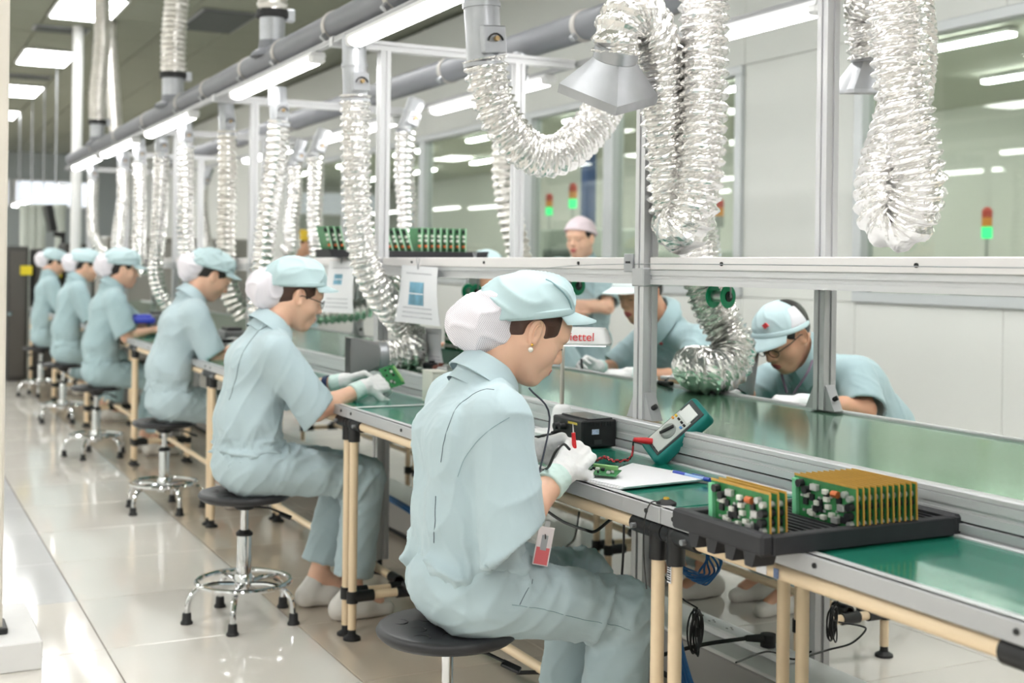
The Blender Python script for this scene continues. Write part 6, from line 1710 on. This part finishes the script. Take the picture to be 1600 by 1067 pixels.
bundle('bundle of thin black leads hanging behind the front bench legs', at(1090, 988, X=1.9), .062, .032, 4, [at(1060, 930, X=1.85), at(1035, 895, X=1.8)])
bundle('bundle of thin black leads hanging on the far conveyor leg', at(1303, 975, X=2.44), .052, .028, 5, [at(1310, 935, X=2.44), at(1313, 880, X=2.45)])
cable('thin black lead curving from the far conveyor leg', [at(1310, 972, X=2.44), at(1345, 978, X=2.5), at(1352, 985, X=2.5), at(1330, 1005, X=2.46), at(1295, 1015, X=2.40), at(1262, 1025, X=2.3)], .0028, M_BLACK)
cable('thin black lead over the front power strip', [at(1267, 1018, X=2.2), at(1240, 1030, X=2.25), at(1200, 1018, X=2.2), at(1150, 1035, X=2.0)], .0026, M_BLACK)
# blue cables
co = empty('blue_cable_coil', tuple(at(1085, 868, X=1.93)), 'coil of blue cable hanging behind the front bench legs', 'cable')
cc = at(1080, 868, X=1.93)
for k in range(7):
    r_ = .055 + .004 * k
    MB().tube([cc + np.array([.012 * math.sin(3 * t + k) + .003 * k, r_ * 1.25 * math.cos(t), r_ * .8 * math.sin(t) - .002 * k]) for t in np.linspace(0, 2 * PI, 33)[:-1]], .003, n=6, closed=True).build('loop', M_BLUEC, co)
MB().tube(spline([cc + np.array([0, .06, .02]), cc + np.array([0, .02, .10]), cc + np.array([0, .0, .18]), cc + np.array([0, 0, .245])], 6), .003, n=6).build('tail', M_BLUEC, co)
for k in range(5):
    a = k * 1.26
    cable('blue cable lying on the floor under the front bench, %s of five' % nth[k], [(1.98 + .008 * math.cos(a), 1.4, .03 + .008 * math.sin(a) + .003), (1.97 + .01 * math.cos(a + .5), 2.2, .04 + .008 * math.sin(a + .5)), (1.96 + .01 * math.cos(a + 1), 2.9, .06 + .008 * math.sin(a + 1)), (1.96 + .01 * math.cos(a + 1.6), 4.0, .2), (1.97 + .01 * math.cos(a + 2), 5.0, .28 + .008 * math.sin(a + 2)), (1.97, 6.0, .26 + .008 * math.sin(a))], .0055, M_BLUEC)['group'] = 'blue cable bundle on the floor'
for k in range(4):
    cable('blue lead dropping to the floor behind the front leg, %s of four' % nth[k], [at(1052 + 3 * k, 985, X=1.80), at(1056 + 4 * k, 1020, X=1.80), at(1065 + 5 * k, 1062, X=1.82), at(1075 + 5 * k, 1085, X=1.84)], .004, M_BLUEC)['group'] = 'blue leads behind the front leg'
cable('black lead drooping under the bench of the front woman', [at(850, 795, X=1.6), at(880, 815, X=1.6), at(915, 828, X=1.6), at(930, 830, X=1.62), at(950, 815, X=1.66), at(960, 808, X=1.7)], .004, M_BLACK)
cable('black cable running down beside the conveyor leg', [at(975, 810, X=1.84), at(974, 860, X=1.84), at(970, 920, X=1.84), at(966, 960, X=1.84)], .0035, M_BLACK)
cable('black lead falling to the far power strip', [at(905, 800, X=2.2), at(898, 840, X=2.25), at(885, 855, X=2.3), at(888, 872, X=2.3)], .0035, M_BLACK)
# bar-code stickers on the front bench pipes
for px_, py_, s_, m, lab in ((1190, 878, .030, M_PAPER, 'white sticker on the front rail of the nearest bench'), (1213, 886, .014, mat('blue_sticker', (110, 130, 170), .5, var=(300, .3)), 'small blue sticker on the front rail of the nearest bench')):
    c = at(px_, py_, X=TF + .003); tag(MB().box((TF + .0025, c[1], TZ - .052), (.0012, s_, .018), b=.0004).build('sticker', m), lab, 'sticker')
stk = empty('barcode_sticker', (TF, 2.2, .7), 'white barcode sticker at the top of the front bench leg', 'sticker')
MB().box((TF + .0022, 2.128, .665), (.0012, .014, .05), b=.0004).build('label', M_PAPER, stk)
for k in range(9): MB().box((TF + .0012, 2.128, .645 + k * .0048), (.0008, .011, .0022 if k % 3 else .0034)).build('bar', M_BLACK, stk)
